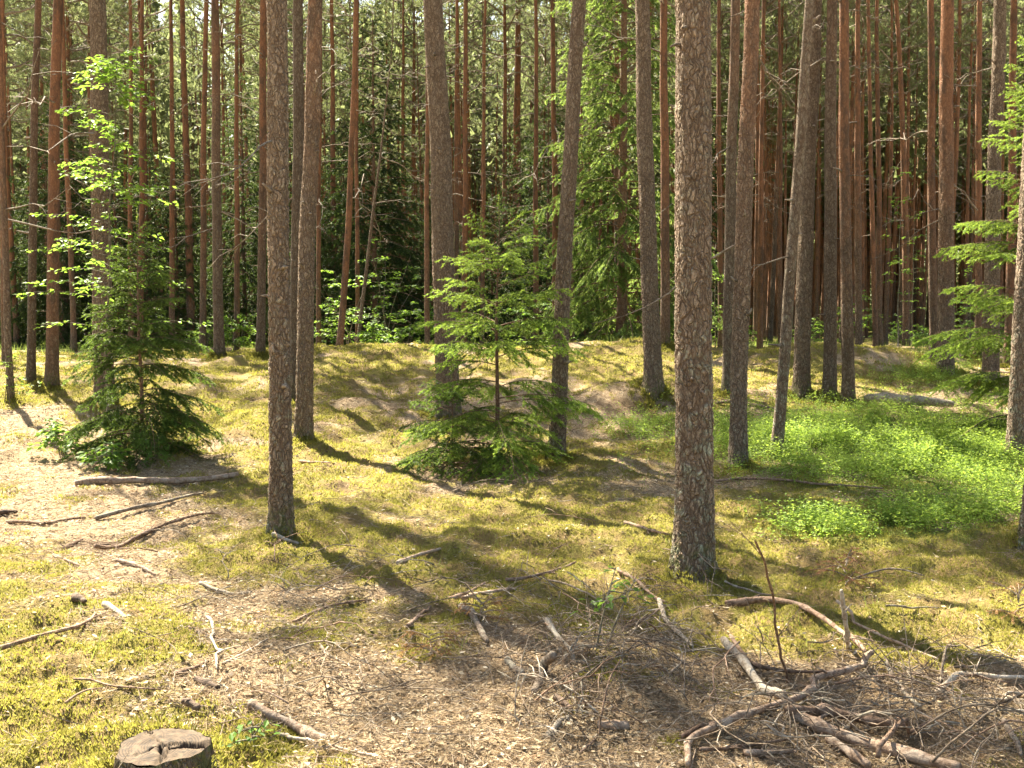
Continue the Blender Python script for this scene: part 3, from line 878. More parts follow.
for i, (u, d) in enumerate(dark_spots):
    k = random.randrange(3)
    if 380 < u < 540 and d < 36: k = 1
    lab, grp = ("dark spruce in the shaded thicket that closes the view behind the mounds", "dark spruces of the shaded thicket")
    p = at_dist(u, d)
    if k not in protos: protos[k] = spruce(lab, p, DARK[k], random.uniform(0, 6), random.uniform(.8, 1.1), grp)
    else: dup(protos[k], p, random.uniform(0, 6.28), random.uniform(.7, 1.05), lab, grp)


# ------------------------------------------------------------------ broad-leaved saplings and shrubs
def sapling(label, base, H, Rb, seed, low, nbr, leaf=.055, name="leafy_sapling", cat="sapling", lean=(0, 0), mat='birch_leaf', flat=.9, stems=1, group=None, nper=16):
    g = random.Random(seed)
    t = thing(name, label, cat, base, group)
    LP, LD, LN = [], [], []
    for st in range(stems):
        mb = MB()
        ox, oy = (g.uniform(-.1, .1), g.uniform(-.1, .1)) if stems > 1 else (0, 0)
        lx, ly = (lean[0], lean[1]) if stems == 1 else (g.uniform(-.35, .35) * H, g.uniform(-.3, .3) * H)
        h = H if stems == 1 else H * g.uniform(.6, 1)
        zs = np.linspace(-.05, h, 40); ax = np.stack([ox + lx * (zs / h) ** 1.5 + .015 * np.sin(zs * 4), oy + ly * (zs / h) ** 1.5, zs], 1)
        mb.add(*tube(ax, np.linspace(.006 + .0035 * h, .002, 40), 6))
        for b in range(max(3, nbr // stems)):
            z = h * (low + (1 - low) * g.random() ** .9); p0 = np.array([np.interp(z, zs, ax[:, c]) for c in range(3)])
            L = Rb * (1.1 - .7 * (z / h - low) / (1 - low + .01)) * g.uniform(.5, 1.1); az = g.uniform(0, 6.28)
            m = 6; s = np.linspace(0, 1, m)
            P = np.stack([p0[0] + np.cos(az) * L * s, p0[1] + np.sin(az) * L * s, p0[2] + L * (.35 * s - .28 * s * s)], 1)
            mb.add(*tube(P, np.linspace(.005, .0012, m), 4, False))
            for k in range(int(nper * (.4 + L / Rb * .6))):
                tt = g.uniform(.2, 1.05); pp = np.array([np.interp(min(1, tt), s, P[:, c]) for c in range(3)])
                aa = az + g.choice((-1, 1)) * g.uniform(.3, 1.3)
                LP.append(pp + [g.gauss(0, .03), g.gauss(0, .03), g.gauss(0, .02)]); LD.append([math.cos(aa), math.sin(aa), g.uniform(-.6, .05)]); LN.append([g.gauss(0, .35), g.gauss(0, .35), flat])
        link("stem", mb.mesh("stem", [M['sapling_bark']]), t)
    n = len(LP); V, T = leaves(np.array(LP), np.array(LD), np.array(LN), rng.uniform(.7, 1.2, n) * leaf, rng.uniform(.5, .7, n) * leaf)
    link("foliage", MB().add(V, T, None, np.tile(np.repeat(rng.random(n), 4), 1)).mesh("foliage", [M[mat]], False), t)
    return t


sapling("slender broad-leaved sapling with layered bright leaves over the left spruce", ground_at(107, 432), 4.6, 1.05, 1, .26, 85, .078, nper=36, lean=(.25, 0))
sapling("low plant with pale sunlit leaves left of the left spruce's foot", ground_at(55, 462), .50, .34, 2, .25, 20, .10, "leafy_plant", "plant", stems=4, nper=14)
sapling("low plant with bright leaves right in front of the left spruce's skirts", ground_at(112, 472), .36, .26, 3, .25, 16, .10, "leafy_plant", "plant", stems=3, nper=14)
sapling("leafy plant at the left edge beside the thin curved pine stem", ground_at(5, 405), .75, .4, 4, .2, 14, .08, "leafy_plant", "plant", stems=3, nper=10)
sapling("small rowan seedling with green leaves standing in the brushwood", ground_at(592, 655), .42, .16, 5, .55, 7, .05, "leafy_seedling", "plant", stems=2, nper=9)
sapling("tiny green seedling in the moss beside the tree stump", ground_at(233, 757), .20, .09, 6, .4, 5, .035, "leafy_seedling", "plant", stems=2, nper=6)
for i, (u, d, h, r) in enumerate([(350, 25.5, 2.6, 1.0), (385, 26.5, 3.4, 1.2), (322, 27, 1.6, .8), (408, 25, 1.3, .7), (205, 26, 1.2, .8), (235, 25.5, 1.0, .7), (530, 26, 1.6, .9), (372, 24, .8, .6), (440, 27, 1.8, .9), (560, 27.5, 1.6, .9)]):
    sapling("green shrub in dappled sun before the dark thicket beyond the middle mound", at_dist(u, d), h, r, 60 + i, .1, 34, .11, "green_shrub", "shrub", stems=4, group="green shrubs along the dark thicket", nper=22)
for i, (u, d, h, r) in enumerate([(745, 29, .8, .7), (815, 30, .9, .8), (925, 27, .8, .8), (965, 31, 1.3, .9), (890, 34, 1.2, .9), (1000, 29, 1.0, .8), (700, 27, .9, .7), (845, 37, 1.6, 1)]):
    sapling("low green shrub on the sunny floor among the crowded pines on the right", at_dist(u, d), h, r, 160 + i, .1, 30, .10, "green_shrub", "shrub", stems=3, group="low shrubs among the crowded pines", nper=18)
for i, (u, d, h) in enumerate([(898, 25, 4.6), (912, 30, 4), (715, 24, 2.4), (860, 27, 1.6), (970, 28, 2.2)]):
    sapling(["thin leafy birch sapling with pale leaves behind the right-hand mound", "thin leafy sapling farther back than the birch behind the right-hand mound", "small leafy sapling showing beside the thickest trunk", "low green sapling behind the close pair of pines", "green leafy sapling between the dark trunk and the trunk behind the log"][i],
            at_dist(u, d), h, .6, 80 + i, .25, 26, .09, nper=12)


def surf(x, y):
    z = height(x, y); m, g, s = cover(x, y, z)
    near = 1 - sstep(16, 30, np.hypot(x, y))
    cush = np.clip(fbm(x * 4.2, y * 4.2, 3) + .22, 0, 1.0) ** .7
    return z + near * (.060 * cush * m + .012 * fbm(x * 14, y * 14, 3) + .006 * noise2(x * 48, y * 48)) - .012 * near, m, g, s


# ------------------------------------------------------------------ stump and logs
def stump():
    p = ground_at(163, 775)
    t = thing("tree_stump", "old sawn tree stump with a cracked grey top in the moss", "stump", p)
    r, h, n = .160, .10, 72
    th = np.arange(n) * 2 * np.pi / n
    lob = 1 + .05 * np.sin(3 * th + 1) + .03 * np.sin(7 * th) + .015 * np.sin(17 * th)
    zs = np.array([-.1, 0, .03, .06, h - .012, h - .006]); rr = np.array([1.25, 1.14, 1.06, 1.02, 1.0, .985]) * r
    V = np.stack([(rr[:, None] * lob[None] * np.cos(th)), (rr[:, None] * lob[None] * np.sin(th)), np.broadcast_to(zs[:, None] + .004 * np.sin(5 * th)[None] * (zs[:, None] > .05), (6, n))], -1).reshape(-1, 3)
    i = np.arange(5)[:, None] * n; j = np.arange(n)[None]; k = (j + 1) % n
    o = link("stump_bark", MB().add(V, None, np.stack([i + j, i + k, i + n + k, i + n + j], -1).reshape(-1, 4)).mesh("stump_bark", [M['bark']]), t); o.color = (1, .25, .6, 1)
    # the sawn face: rings of vertices, a long crack and a split sector that has sunk
    nr = 34; q = np.linspace(0, 1, nr) ** .8
    X = (q[:, None] * r * .97 * lob[None] * np.cos(th)).ravel(); Y = (q[:, None] * r * .97 * lob[None] * np.sin(th)).ravel()
    Z = h - .004 + .004 * noise2(X * 30, Y * 30) + .0015 * np.sin(np.hypot(X, Y) * 700)
    for ang, wd, dp in ((.15, .006, .035), (2.2, .004, .02), (-1.25, .007, .03), (4.0, .003, .015)):
        a = X * math.cos(ang) + Y * math.sin(ang); b = -X * math.sin(ang) + Y * math.cos(ang) + .006 * np.sin(a * 60)
        Z = Z - dp * np.exp(-(b / wd) ** 2) * (a > -.01)
    Z = Z - .012 * ((X * .97 + Y * .2 > .02) & (Y < .03))
    i = np.arange(nr - 1)[:, None] * n
    m = NT("sawn_wood"); co = m.n("TexCoord").outputs['Object']
    rad = m.n("VectorMath", _operation='LENGTH', i0=m.n("VectorMath", _operation='MULTIPLY', i0=co, i1=(1, 1, 0)).outputs[0]).outputs['Value']
    ring = m.math('SINE', m.math('MULTIPLY', m.math('ADD', rad, m.math('MULTIPLY', m.noise(co, 14, 3), .012)), 620.0))
    c = m.mix(m.ss(ring, -.9, .9), (.030, .017, .009), (.070, .043, .024))
    c = m.mix(m.ss(m.noise(co, 22, 4), .42, .68), c, (.095, .063, .037))
    c = m.mix(m.math('MULTIPLY', m.ss(m.noise(co, 40, 4), .52, .66), .8), c, (.02, .013, .009))
    pb = m.n("BsdfPrincipled", Base__Color=c, Roughness=.9, Normal=m.n("Bump", Strength=.6, Distance=.004, Height=m.noise(co, 70, 4)).outputs[0])
    link("sawn_face", MB().add(np.stack([X, Y, Z], 1), None, np.stack([i + j, i + k, i + n + k, i + n + j], -1).reshape(-1, 4)).mesh("sawn_face", [m.out(pb.outputs[0])]), t)
    return p


SP = stump()


def stick(label, pts, w, mat, lift=0.0, group=None, name="fallen_branch", cat="branch", twigs=2, knots=True, end=.55, nseg=None, sides=9):
    """pts: (column, row[, height of the middle line above the ground]) in the photograph; w: width in pixels"""
    W = []
    for q in pts:
        p = ground_at(q[0], q[1] if len(q) < 3 or q[2] < .12 else q[1])
        if len(q) > 2 and q[2] >= .12:       # raised end: slide along the sight line until that high
            d = ray(q[0], q[1]); ts = np.arange(1.5, 30, .01); PP = d[None] * ts[:, None]
            k = np.nonzero(PP[:, 2] + EYE - height(PP[:, 0], PP[:, 1]) < q[2])[0][0]; p = Vector((*PP[k, :2], PP[k, 2] + EYE))
        W.append(np.array(p) + [0, 0, (q[2] if len(q) > 2 and q[2] < .12 else 0)])
    W = np.array(W); dist = W[:, 1].mean(); r = w * .45 * dist / F
    n = nseg or max(16, 10 * len(W))
    t0 = np.linspace(0, 1, len(W)); t = np.linspace(0, 1, n)
    P = np.stack([np.interp(t, t0, W[:, c]) for c in range(3)], 1)
    if len(W) > 2:
        for _ in range(2): P[1:-1] = (P[:-2] + 2 * P[1:-1] + P[2:]) / 4
    ph = rng.random(3) * 9
    L = np.linalg.norm(P[-1] - P[0])
    nk = int(np.clip(L / .16, 3, 9)); kt = np.concatenate([[0], np.sort(rng.uniform(.08, .92, nk)), [1]])
    ko = rng.normal(0, 1, (nk + 2, 3)) * [1, 1, .5] * min(.014, .009 * L + .002) * (.45 if max([q[2] if len(q) > 2 else 0 for q in pts]) > .3 else 1)
    P = P + np.stack([np.interp(t, kt, ko[:, c]) for c in range(3)], 1)
    g0 = surf(P[:, 0], P[:, 1])[0] + r * .5
    fit = np.polyval(np.polyfit(t, g0, 2 if L < 1.2 else 3), t); g0 = fit + .35 * max(0, (g0 - fit).max())   # wood is stiff: it bridges the dips
    P[:, 2] = np.where(np.interp(t, t0, [(q[2] if len(q) > 2 else 0) for q in pts]) > .05, np.maximum(P[:, 2], g0), np.maximum(g0, P[:, 2] * 0 + g0)) + lift
    rr = r * np.linspace(1, end, n) * (1 + .05 * np.sin(t * 23 + ph[0]))
    for kk in kt[1:-1]: rr = rr * (1 + .22 * np.exp(-((t - kk) * L / (r * 1.3)) ** 2))
    th = np.arange(sides) * 6.283 / sides
    sq = 1 + .16 * noise2(np.cos(th)[None] * 1.6 + ph[0] * 9 + 0 * t[:, None], t[:, None] * L / r * .22 + np.sin(th)[None] * 1.6) + .07 * np.sin(2 * th + ph[1])[None]
    sq[-1] *= .75; sq[0] *= .9
    o0 = P[n // 2].copy(); mb = MB()
    mb.add(*tube(P - o0, rr, sides, True, sq))
    g = random.Random(int(abs(pts[0][0] * 31 + pts[0][1])))
    for q in range(twigs):
        tt = g.uniform(.15, .95); k = int(tt * (n - 1)); d = P[min(n - 1, k + 1)] - P[max(0, k - 1)]; d = d / np.linalg.norm(d)
        v = d * .6 + np.array([g.gauss(0, .7), g.gauss(0, .7), g.uniform(.0, .5)]); v /= np.linalg.norm(v)
        l = g.uniform(.05, .22) * min(1, L)
        mb.add(*tube(np.array([P[k], P[k] + v * l * .5, P[k] + v * l + [0, 0, -.01]]) - o0, [rr[k] * .45, rr[k] * .3, rr[k] * .15], 5))
    o = link(name, mb.mesh(name, [M[mat]]), None, o0)
    return tag(o, label, cat, group)


stick("long rotten log lying across the moss in front of the left spruce", [(76, 486), (150, 484), (238, 479)], 7, 'pink_stick', .02, None, "fallen_log", "log", 2, end=.8)
stick("sunlit pale log lying at the far edge of the bilberry patch", [(866, 408, .02), (905, 411, .02), (952, 413, .02)], 10, 'pale_stick', .10, None, "fallen_log", "log", 1, end=.8)
stick("birch-like log with white upper side and dark underside beyond the stump", [(250, 711), (290, 725), (327, 744)], 12, 'pink_stick', .0, None, "fallen_log", "log", 0, end=.9)
S = stick
S("pale bare branch lying just below the birch-like log", [(277, 732), (313, 747), (372, 765)], 5, 'pale_stick')
S("brown branch across the bare litter below the foreground trunk's shadow", [(292, 622), (326, 608), (370, 597)], 4, 'brown_stick')
S("short pale straight twig under the brown branch in the bare litter", [(282, 624), (321, 628)], 3.5, 'pale_stick', twigs=0)
S("curved pale twig in the litter left of the red-brown moss patches", [(320, 646), (328, 655), (347, 664)], 4, 'pale_stick', twigs=0)
S("pale bent twig standing out on the left litter, upright curve", [(206, 617), (216, 636), (218, 670)], 4.5, 'pale_stick', .01)
S("thin straight twig beside the pale bent twig on the left litter", [(222, 663), (266, 641)], 3, 'pale_stick', twigs=0)
S("brown stick at the foot of the pale bent twig", [(173, 677), (192, 669), (209, 662)], 6, 'brown_stick')
S("dark chunk of branch near the stump, end of the bent twig", [(196, 682), (218, 690)], 9, 'dark_stick', twigs=0, end=.8)
S("thin dark twig crossing above the pale bent twig", [(188, 636), (232, 643)], 2.5, 'brown_stick', twigs=1)
S("bleached stick in the sunlit litter left of the foreground trunk", [(201, 585), (253, 595)], 4, 'pale_stick')
S("white broken stick right at the foot of the left foreground trunk", [(272, 544), (299, 546)], 5, 'pale_stick', .02, twigs=0)
S("long brown stick on the bright litter at the left edge", [(5, 520), (47, 525), (84, 519)], 4, 'brown_stick')
S("thick stub of wood at the left edge above the long brown stick", [(-12, 516), (18, 513)], 7, 'dark_stick', .01, twigs=0)
S("thin branch with side twigs below the rotten log, upper one", [(96, 520), (161, 507), (205, 498)], 4.5, 'grey_stick', .02, twigs=6)
S("long dark branch below the rotten log, lower one", [(99, 551), (141, 538), (222, 515)], 5, 'brown_stick', .02, twigs=5)
S("thin stick lying against the long dark branch below the rotten log", [(99, 546), (154, 532)], 3.5, 'brown_stick')
S("short brown stick on the bright litter left of the long dark branch", [(62, 551), (84, 541)], 5, 'brown_stick', twigs=1)
S("brown stick half sunk in the bright litter, middle of the light patch", [(115, 564), (156, 576)], 5.5, 'pink_stick', twigs=0)
S("small brown stick between moss and bright litter on the left", [(53, 559), (84, 568)], 4, 'brown_stick', twigs=0)
S("long brown stick lying across the yellow moss at the left edge", [(-4, 654), (40, 644), (78, 633), (97, 618)], 5.5, 'brown_stick', .012)
S("thin dark twig on the yellow moss above the stump, lying level", [(75, 686), (118, 694), (162, 697)], 3, 'brown_stick', .015)
S("thin dark twig on the yellow moss above the stump, lying slanted", [(64, 717), (101, 694)], 3, 'brown_stick', .012)
S("dark stub of wood in the yellow moss below the bright litter", [(74, 604), (86, 611)], 8, 'dark_stick', .01, twigs=0)
S("pale weathered chunk of wood on the litter beside the yellow moss", [(104, 610), (124, 618)], 8, 'pale_stick', twigs=0)
S("curved brown stick in the shaded moss behind the twigs, right of the shadow", [(398, 567), (420, 562), (442, 554)], 5, 'pink_stick')
S("short brown branch pointing up out of the mossy litter", [(408, 638), (418, 622), (432, 609)], 5, 'brown_stick', .01)
S("brown stick on the moss right of the trunk shadow, left one", [(449, 600), (466, 595), (485, 586)], 5, 'brown_stick')
S("brown stick on the moss right of the trunk shadow, right one", [(462, 605), (488, 600), (524, 588)], 5, 'pink_stick')
S("thin brown branch reaching over the moss towards the rowan seedling", [(506, 586), (540, 576), (576, 568)], 4, 'brown_stick', .015)
S("pale rotting branch piece lying slanted in the litter left of the brush", [(461, 610), (474, 622), (489, 645)], 10, 'grey_stick', twigs=1)
S("lichen-spotted chunk in the litter just left of the brush", [(506, 661), (523, 676)], 9, 'grey_stick', twigs=0)
S("curved pale branch standing out of the top of the brush", [(546, 620, .16), (560, 638, .12), (586, 666)], 6.5, 'pale_stick')
S("lichen-grey broken stub leaning in the brush", [(553, 655, .13), (544, 674, .05), (533, 692)], 10, 'grey_stick', twigs=1, end=.9)
S("pale cut stick end in front of the brush", [(548, 736), (560, 724), (572, 714)], 6, 'pale_stick', twigs=0, end=.9)
S("short thick brown log piece in front of the brush", [(598, 728), (630, 727)], 9, 'pink_stick', .01, None, twigs=0, end=.9)
S("dark stick buried in the left of the brush", [(556, 701), (572, 711)], 8, 'dark_stick', .01, twigs=0)
S("long thin bent twig rising through the front of the brush", [(569, 756), (595, 740), (608, 690, .12), (621, 660, .16)], 3.2, 'brown_stick')
S("straight dark branch lying on the moss left of the thickest trunk", [(618, 573), (640, 588), (664, 606)], 5, 'brown_stick', .01)
S("short brown stick on the moss farther left of the thickest trunk's foot", [(624, 525), (645, 533), (668, 540)], 4.5, 'brown_stick', .01)
S("thin long twig over the brush towards the rowan seedling", [(550, 586), (580, 600), (612, 616)], 2.8, 'twig', .03)
S("pale stick slanting out of the brush left of the thickest trunk's foot", [(656, 617, .08), (672, 635), (692, 653)], 6.5, 'pale_stick', .01)
S("thin branch running level out of the brush on its right", [(622, 631), (640, 627), (660, 620)], 4, 'brown_stick', .015)
S("thick pale peeling branch lying bent on the brush at right", [(722, 650), (744, 664), (764, 692), (788, 707)], 11, 'pale_stick', .015, twigs=2, end=.8)
S("brown branch curving along the thick pale peeling branch", [(729, 645), (755, 672), (790, 679), (845, 681)], 5.5, 'brown_stick', .02)
S("long forked brown branch on the shaded moss right of the thickest trunk", [(727, 606), (762, 610), (796, 615), (832, 636), (864, 660)], 8.5, 'brown_stick', .015, twigs=4)
S("thin grey twig arching over the long forked branch", [(726, 591), (748, 598), (772, 609)], 2.6, 'grey_stick', .04)
S("dead upright sapling stem sticking out of the brush", [(786, 682), (779, 640, .25), (772, 600, .5), (765, 565, .75), (756, 540, .95)], 3.5, 'brown_stick', .0, None, "dead_stem", "dead sapling", 5)
S("broken pale stick standing upright in the shaded moss", [(849, 652), (846, 625, .2), (842, 590, .4)], 6, 'pale_stick', .0, None, "dead_stem", "dead sapling", 3, end=.8)
S("thin reddish branch slanting down across the shaded moss on the right", [(836, 621, .08), (880, 639), (940, 661)], 4, 'pink_stick', .02)
S("long pinkish bare branch running down to the bottom edge of the view", [(871, 669, .06), (820, 690), (796, 706), (735, 726), (692, 745), (684, 772)], 8.5, 'pink_stick', .02, twigs=2, end=.8)
S("grey slanting stick above the two thick branches at bottom right", [(886, 671, .05), (902, 692), (922, 714)], 6, 'grey_stick', .02)
S("thin pale greenish twig standing slanted on the right", [(936, 690), (946, 668, .1), (960, 645, .18)], 3.5, 'grey_stick')
S("thick dark-brown branch, upper of the two thick ones at bottom right", [(786, 723, .02), (826, 722, .02), (868, 733), (910, 736)], 12, 'brown_stick', .035, None, twigs=2, end=.7)
S("thick pinkish flaking branch, lower of the two thick ones at bottom right", [(796, 722), (835, 737), (882, 752), (960, 778)], 14, 'pink_stick', .02, None, twigs=1, end=.8)
S("pale pinkish broken branch at the bottom edge under the thick branches", [(828, 744), (848, 757), (868, 776)], 10, 'pink_stick', .02, twigs=0, end=.9)
S("thin arching twig looped over the two thick branches", [(846, 731, .03), (871, 714, .12), (897, 717, .12), (918, 738), (986, 733)], 3.2, 'grey_stick', .01)
S("forked grey branch crossing over the thick pinkish branch", [(878, 772, .05), (902, 746, .06), (946, 723)], 6, 'brown_stick', .03)
S("pale level branch coming in from the right edge", [(938, 699), (960, 685), (990, 684), (1034, 685)], 7, 'pale_stick', .03, twigs=4)
S("thin twig lying along the top of the pale level branch", [(953, 681), (980, 679), (1007, 674)], 3, 'grey_stick', .05)
S("dark curved branch below the pale level branch on the right", [(980, 729), (993, 711), (1010, 701), (1032, 692)], 5.5, 'dark_stick', .02)
S("grey short stick pointing down at the bottom right corner", [(1005, 730), (1012, 744), (1021, 764)], 7, 'grey_stick', .02, twigs=0)
S("thin brown stick below the long pinkish branch, left one", [(698, 754), (740, 749), (788, 742)], 5, 'brown_stick', .01)
S("reddish stick below the long pinkish branch, right one", [(744, 757), (795, 754)], 7.5, 'pink_stick', .01, twigs=0)
S("short stick above the long pinkish branch where it bends", [(681, 739), (709, 727)], 5.5, 'brown_stick', .01, twigs=0)
S("thin grey twig lying level on the moss under the dry brown sprig", [(852, 581), (890, 579), (925, 583)], 2.6, 'grey_stick', .02)
S("thin twig lying on the bright moss right of the standing pale stick", [(886, 620), (912, 618), (938, 612)], 2.6, 'grey_stick', .02)
S("long thin branch along the front edge of the bilberry patch", [(716, 482), (760, 482), (810, 487), (884, 491)], 3.6, 'brown_stick', .02, twigs=3)
S("fallen twig on the moss left of the middle spruce", [(300, 462), (330, 467)], 3, 'brown_stick', .01, twigs=1)
S("dark fallen branch behind the close pair of pines", [(715, 404), (760, 409), (812, 411)], 4, 'dark_stick', .01, twigs=3)
S("pale bark piece lying beside the stump's top edge", [(183, 727), (200, 735)], 7, 'dark_stick', .09, None, "bark_piece", "bark", 0, end=.9)

# ---- dry twigs: a few builds, then copies
def twig_mesh(seed):
    g = random.Random(seed); mb = MB(); L = g.uniform(.25, .7); m = 9; s = np.linspace(0, 1, m)
    w = np.cumsum([g.gauss(0, .05) for _ in range(m)]); c = g.uniform(.02, .2)
    P = np.stack([(s - .5) * L, w * L, .01 + c * L * np.sin(s * np.pi)], 1)
    mb.add(*tube(P, np.linspace(.0035, .0012, m) * g.uniform(.7, 1.3), 5))
    for k in range(g.randint(1, 5)):
        t0 = g.uniform(.2, .9); p0 = np.array([np.interp(t0, s, P[:, q]) for q in range(3)]); d = np.array([.7, g.choice((-1, 1)) * g.uniform(.3, .9), g.uniform(-.1, .5)]); l = g.uniform(.06, .2)
        mb.add(*tube(np.array([p0, p0 + d * l * .5 + [0, 0, .01], p0 + d * l]), [.0025, .002, .001], 4))
    return mb.mesh("dry_twig", [M[('twig', 'grey_stick', 'twig', 'pale_stick', 'brown_stick')[seed % 5]]])


TW = [twig_mesh(200 + i) for i in range(14)]


def twigs(label, group, n, spots, up=.25):
    first = None
    for i in range(n):
        u, v, ru, rv = random.choice(spots)
        a = random.gauss(u, ru), min(790, random.gauss(v, rv))
        if a[1] < 430: continue
        p = ground_at(*a)
        o = link("dry_twig", TW[random.randrange(14)], None, p + Vector((0, 0, .012 + random.random() * .05 * (up > .3))))
        o.rotation_euler = (random.uniform(-.5, .5), random.uniform(-up, up), random.uniform(0, 6.28)); s = random.uniform(.6, 1.3); o.scale = (s, s, s)
        tag(o, label, "twig", group)


twigs("thin dry twig in the tangled heap of brush left of the long pinkish branch", "dry twigs of the tangled brush heap", 100, [(610, 665, 48, 28), (580, 690, 40, 25), (680, 660, 35, 22), (640, 625, 50, 18), (590, 610, 50, 18)], .9)
twigs("thin dry twig in the shaded tangle around the thick branches at bottom right", "dry twigs around the thick branches", 70, [(900, 720, 70, 25), (960, 700, 45, 25), (800, 745, 60, 16), (860, 660, 50, 16), (1000, 740, 30, 22)], .5)
twigs("thin dry twig scattered on the bare litter between stump and foreground trunk", "dry twigs scattered on the left litter", 45, [(260, 650, 70, 32), (370, 690, 80, 35), (110, 545, 70, 22), (330, 590, 60, 18)], .15)
twigs("thin dry twig lying on the dappled moss between the two foreground trunks", "dry twigs on the dappled moss", 28, [(480, 570, 80, 30), (560, 545, 90, 30), (390, 575, 40, 20)], .2)

# dry brown sprigs
def sprig(label, u, v, s, seed):
    g = random.Random(seed); p = ground_at(u, v); t = MB()
    for k in range(9):
        spray(t, np.array([0, 0, .02 + .02 * k * s]), g.uniform(0, 6.28), .22 * s, .5, -.3, g, .02, .004, .006, .04, .4, .2)
    m = M.get('brown_needle') or M.setdefault('brown_needle', foliage("dry_needles", (.16, .075, .035), (.30, .16, .08), (.3, .16, .07), .3))
    tag(link("dry_sprig", t.mesh("dry_sprig", [m, M['twig']], False), None, p), label, "sprig")


sprig("rust-brown dry spruce sprig on the moss behind the standing pale stick", 845, 590, 1.0, 1)
sprig("rust-brown dry sprig near the right edge on the shaded moss", 1018, 625, .9, 2)
sprig("rusty dry needles sprig in the litter left of the brush heap", 480, 625, .6, 3)
sprig("rusty dry needle tuft below the short branch that points up", 430, 660, .6, 4)


# ------------------------------------------------------------------ ground cover nobody could count
def wedge(n, y0, y1, pw=1.0, half=.60):
    """points on the floor in front of the camera, denser close by"""
    y = y0 * (y1 / y0) ** (rng.random(n) ** pw); x = rng.uniform(-1, 1, n) * (half * y + .6)
    return x, y


def stuff(name, label, mb, mats, smooth=False):
    return tag(link(name, mb.mesh(name, mats, smooth)), label, None, None, "stuff")


x, y = wedge(980000, 2.7, 24)
z, m, g_, s_ = surf(x, y)
pat = m + .85 * fbm(x * 2.2 + 4, y * 2.2, 4)
keep = (rng.random(len(x)) < sstep(.42, .80, pat) * (1 - .7 * s_)) & (g_ < .75)
x, y, z, pat = x[keep], y[keep], z[keep], pat[keep]
n = len(x); sz = np.maximum(1, y / 6.0)
V, T = blades(np.stack([x, y, z - .004], 1), np.stack([rng.normal(0, .5, n), rng.normal(0, .5, n), np.ones(n)], 1), rng.uniform(.012, .027, n) * sz ** .7, rng.uniform(.005, .009, n) * sz)
tn = np.clip(.5 + .5 * fbm(x * 1.7, y * 1.7, 3) + rng.normal(0, .16, n), 0, 1)
FV, FT, FN = [], [], 0
for px, py, r0 in PINES + [(SP.x, SP.y, .165)]:
    if py > 22: continue
    k = int(2600 * min(1.5, r0 / .13) * (.45 if py < 5 else 1)); a = rng.random(k) * 6.283; q = rng.random(k) ** 1.6
    rr_ = r0 * 1.12 + q * .24 + .05 * np.maximum(0, noise2(np.cos(a) * 2 + px, np.sin(a) * 2 + py)); fx, fy = px + rr_ * np.cos(a), py + rr_ * np.sin(a)
    ok = noise2(fx * 7, fy * 7) + .5 * noise2(fx * 20, fy * 20) > -.15
    fx, fy, q, a = fx[ok], fy[ok], q[ok], a[ok]; k = len(fx); zf_ = surf(fx, fy)[0] + .075 * (1 - q) ** 2 * rng.random(k)
    v_, t_ = blades(np.stack([fx, fy, zf_], 1), np.stack([.5 * np.cos(a) + rng.normal(0, .4, k), .5 * np.sin(a) + rng.normal(0, .4, k), np.ones(k)], 1), rng.uniform(.014, .034, k) * max(1, py / 7) ** .7, rng.uniform(.006, .011, k) * max(1, py / 7))
    FV.append(v_); FT.append(t_ + FN); FN += len(v_)
FV, FT = np.concatenate(FV), np.concatenate(FT)
stuff("moss", "yellow-green feather moss carpeting the forest floor", MB().add(V, T, None, np.repeat(tn, 3)).add(FV, FT, None, np.repeat(rng.normal(.3, .2, len(FV) // 3).clip(0, 1), 3)), [M['moss']])

# fallen needles, bark flakes and old leaves
x, y = wedge(520000, 2.7, 17)
z, m, g_, s_ = surf(x, y)
keep = rng.random(len(x)) < (1 - .88 * sstep(.40, .75, m + .5 * fbm(x * 2.2 + 4, y * 2.2, 3)))
x, y, z, s_ = x[keep], y[keep], z[keep], s_[keep]; n = len(x); sz = np.maximum(1, y / 6)
a = rng.random(n) * 6.283
V, T = blades(np.stack([x, y, z + rng.uniform(.002, .012, n)], 1), np.stack([np.cos(a), np.sin(a), rng.normal(.05, .16, n)], 1), rng.uniform(.03, .07, n), rng.uniform(.0016, .0028, n) * sz)
mb = MB().add(V, T, None, np.repeat(np.clip(rng.normal(.46, .28, n) - .25 * s_, 0, 1), 3))
k = rng.random(n) < .11; x, y, z, s_ = x[k], y[k], z[k], s_[k]; n = len(x); a = rng.random(n) * 6.283
V, T = leaves(np.stack([x, y, z + .006], 1), np.stack([np.cos(a), np.sin(a), rng.normal(0, .25, n)], 1), np.stack([rng.normal(0, .4, n), rng.normal(0, .4, n), np.ones(n)], 1), rng.uniform(.012, .045, n) * np.maximum(1, y[:] / 8), rng.uniform(.008, .022, n), .1)
mb.add(V, T, None, np.repeat(np.clip(rng.normal(.5, .33, n) - .3 * s_, 0, 1), 4))
stuff("needle_litter", "fallen pine needles, bark flakes and old leaves on bare floor", mb, [M['litter']])

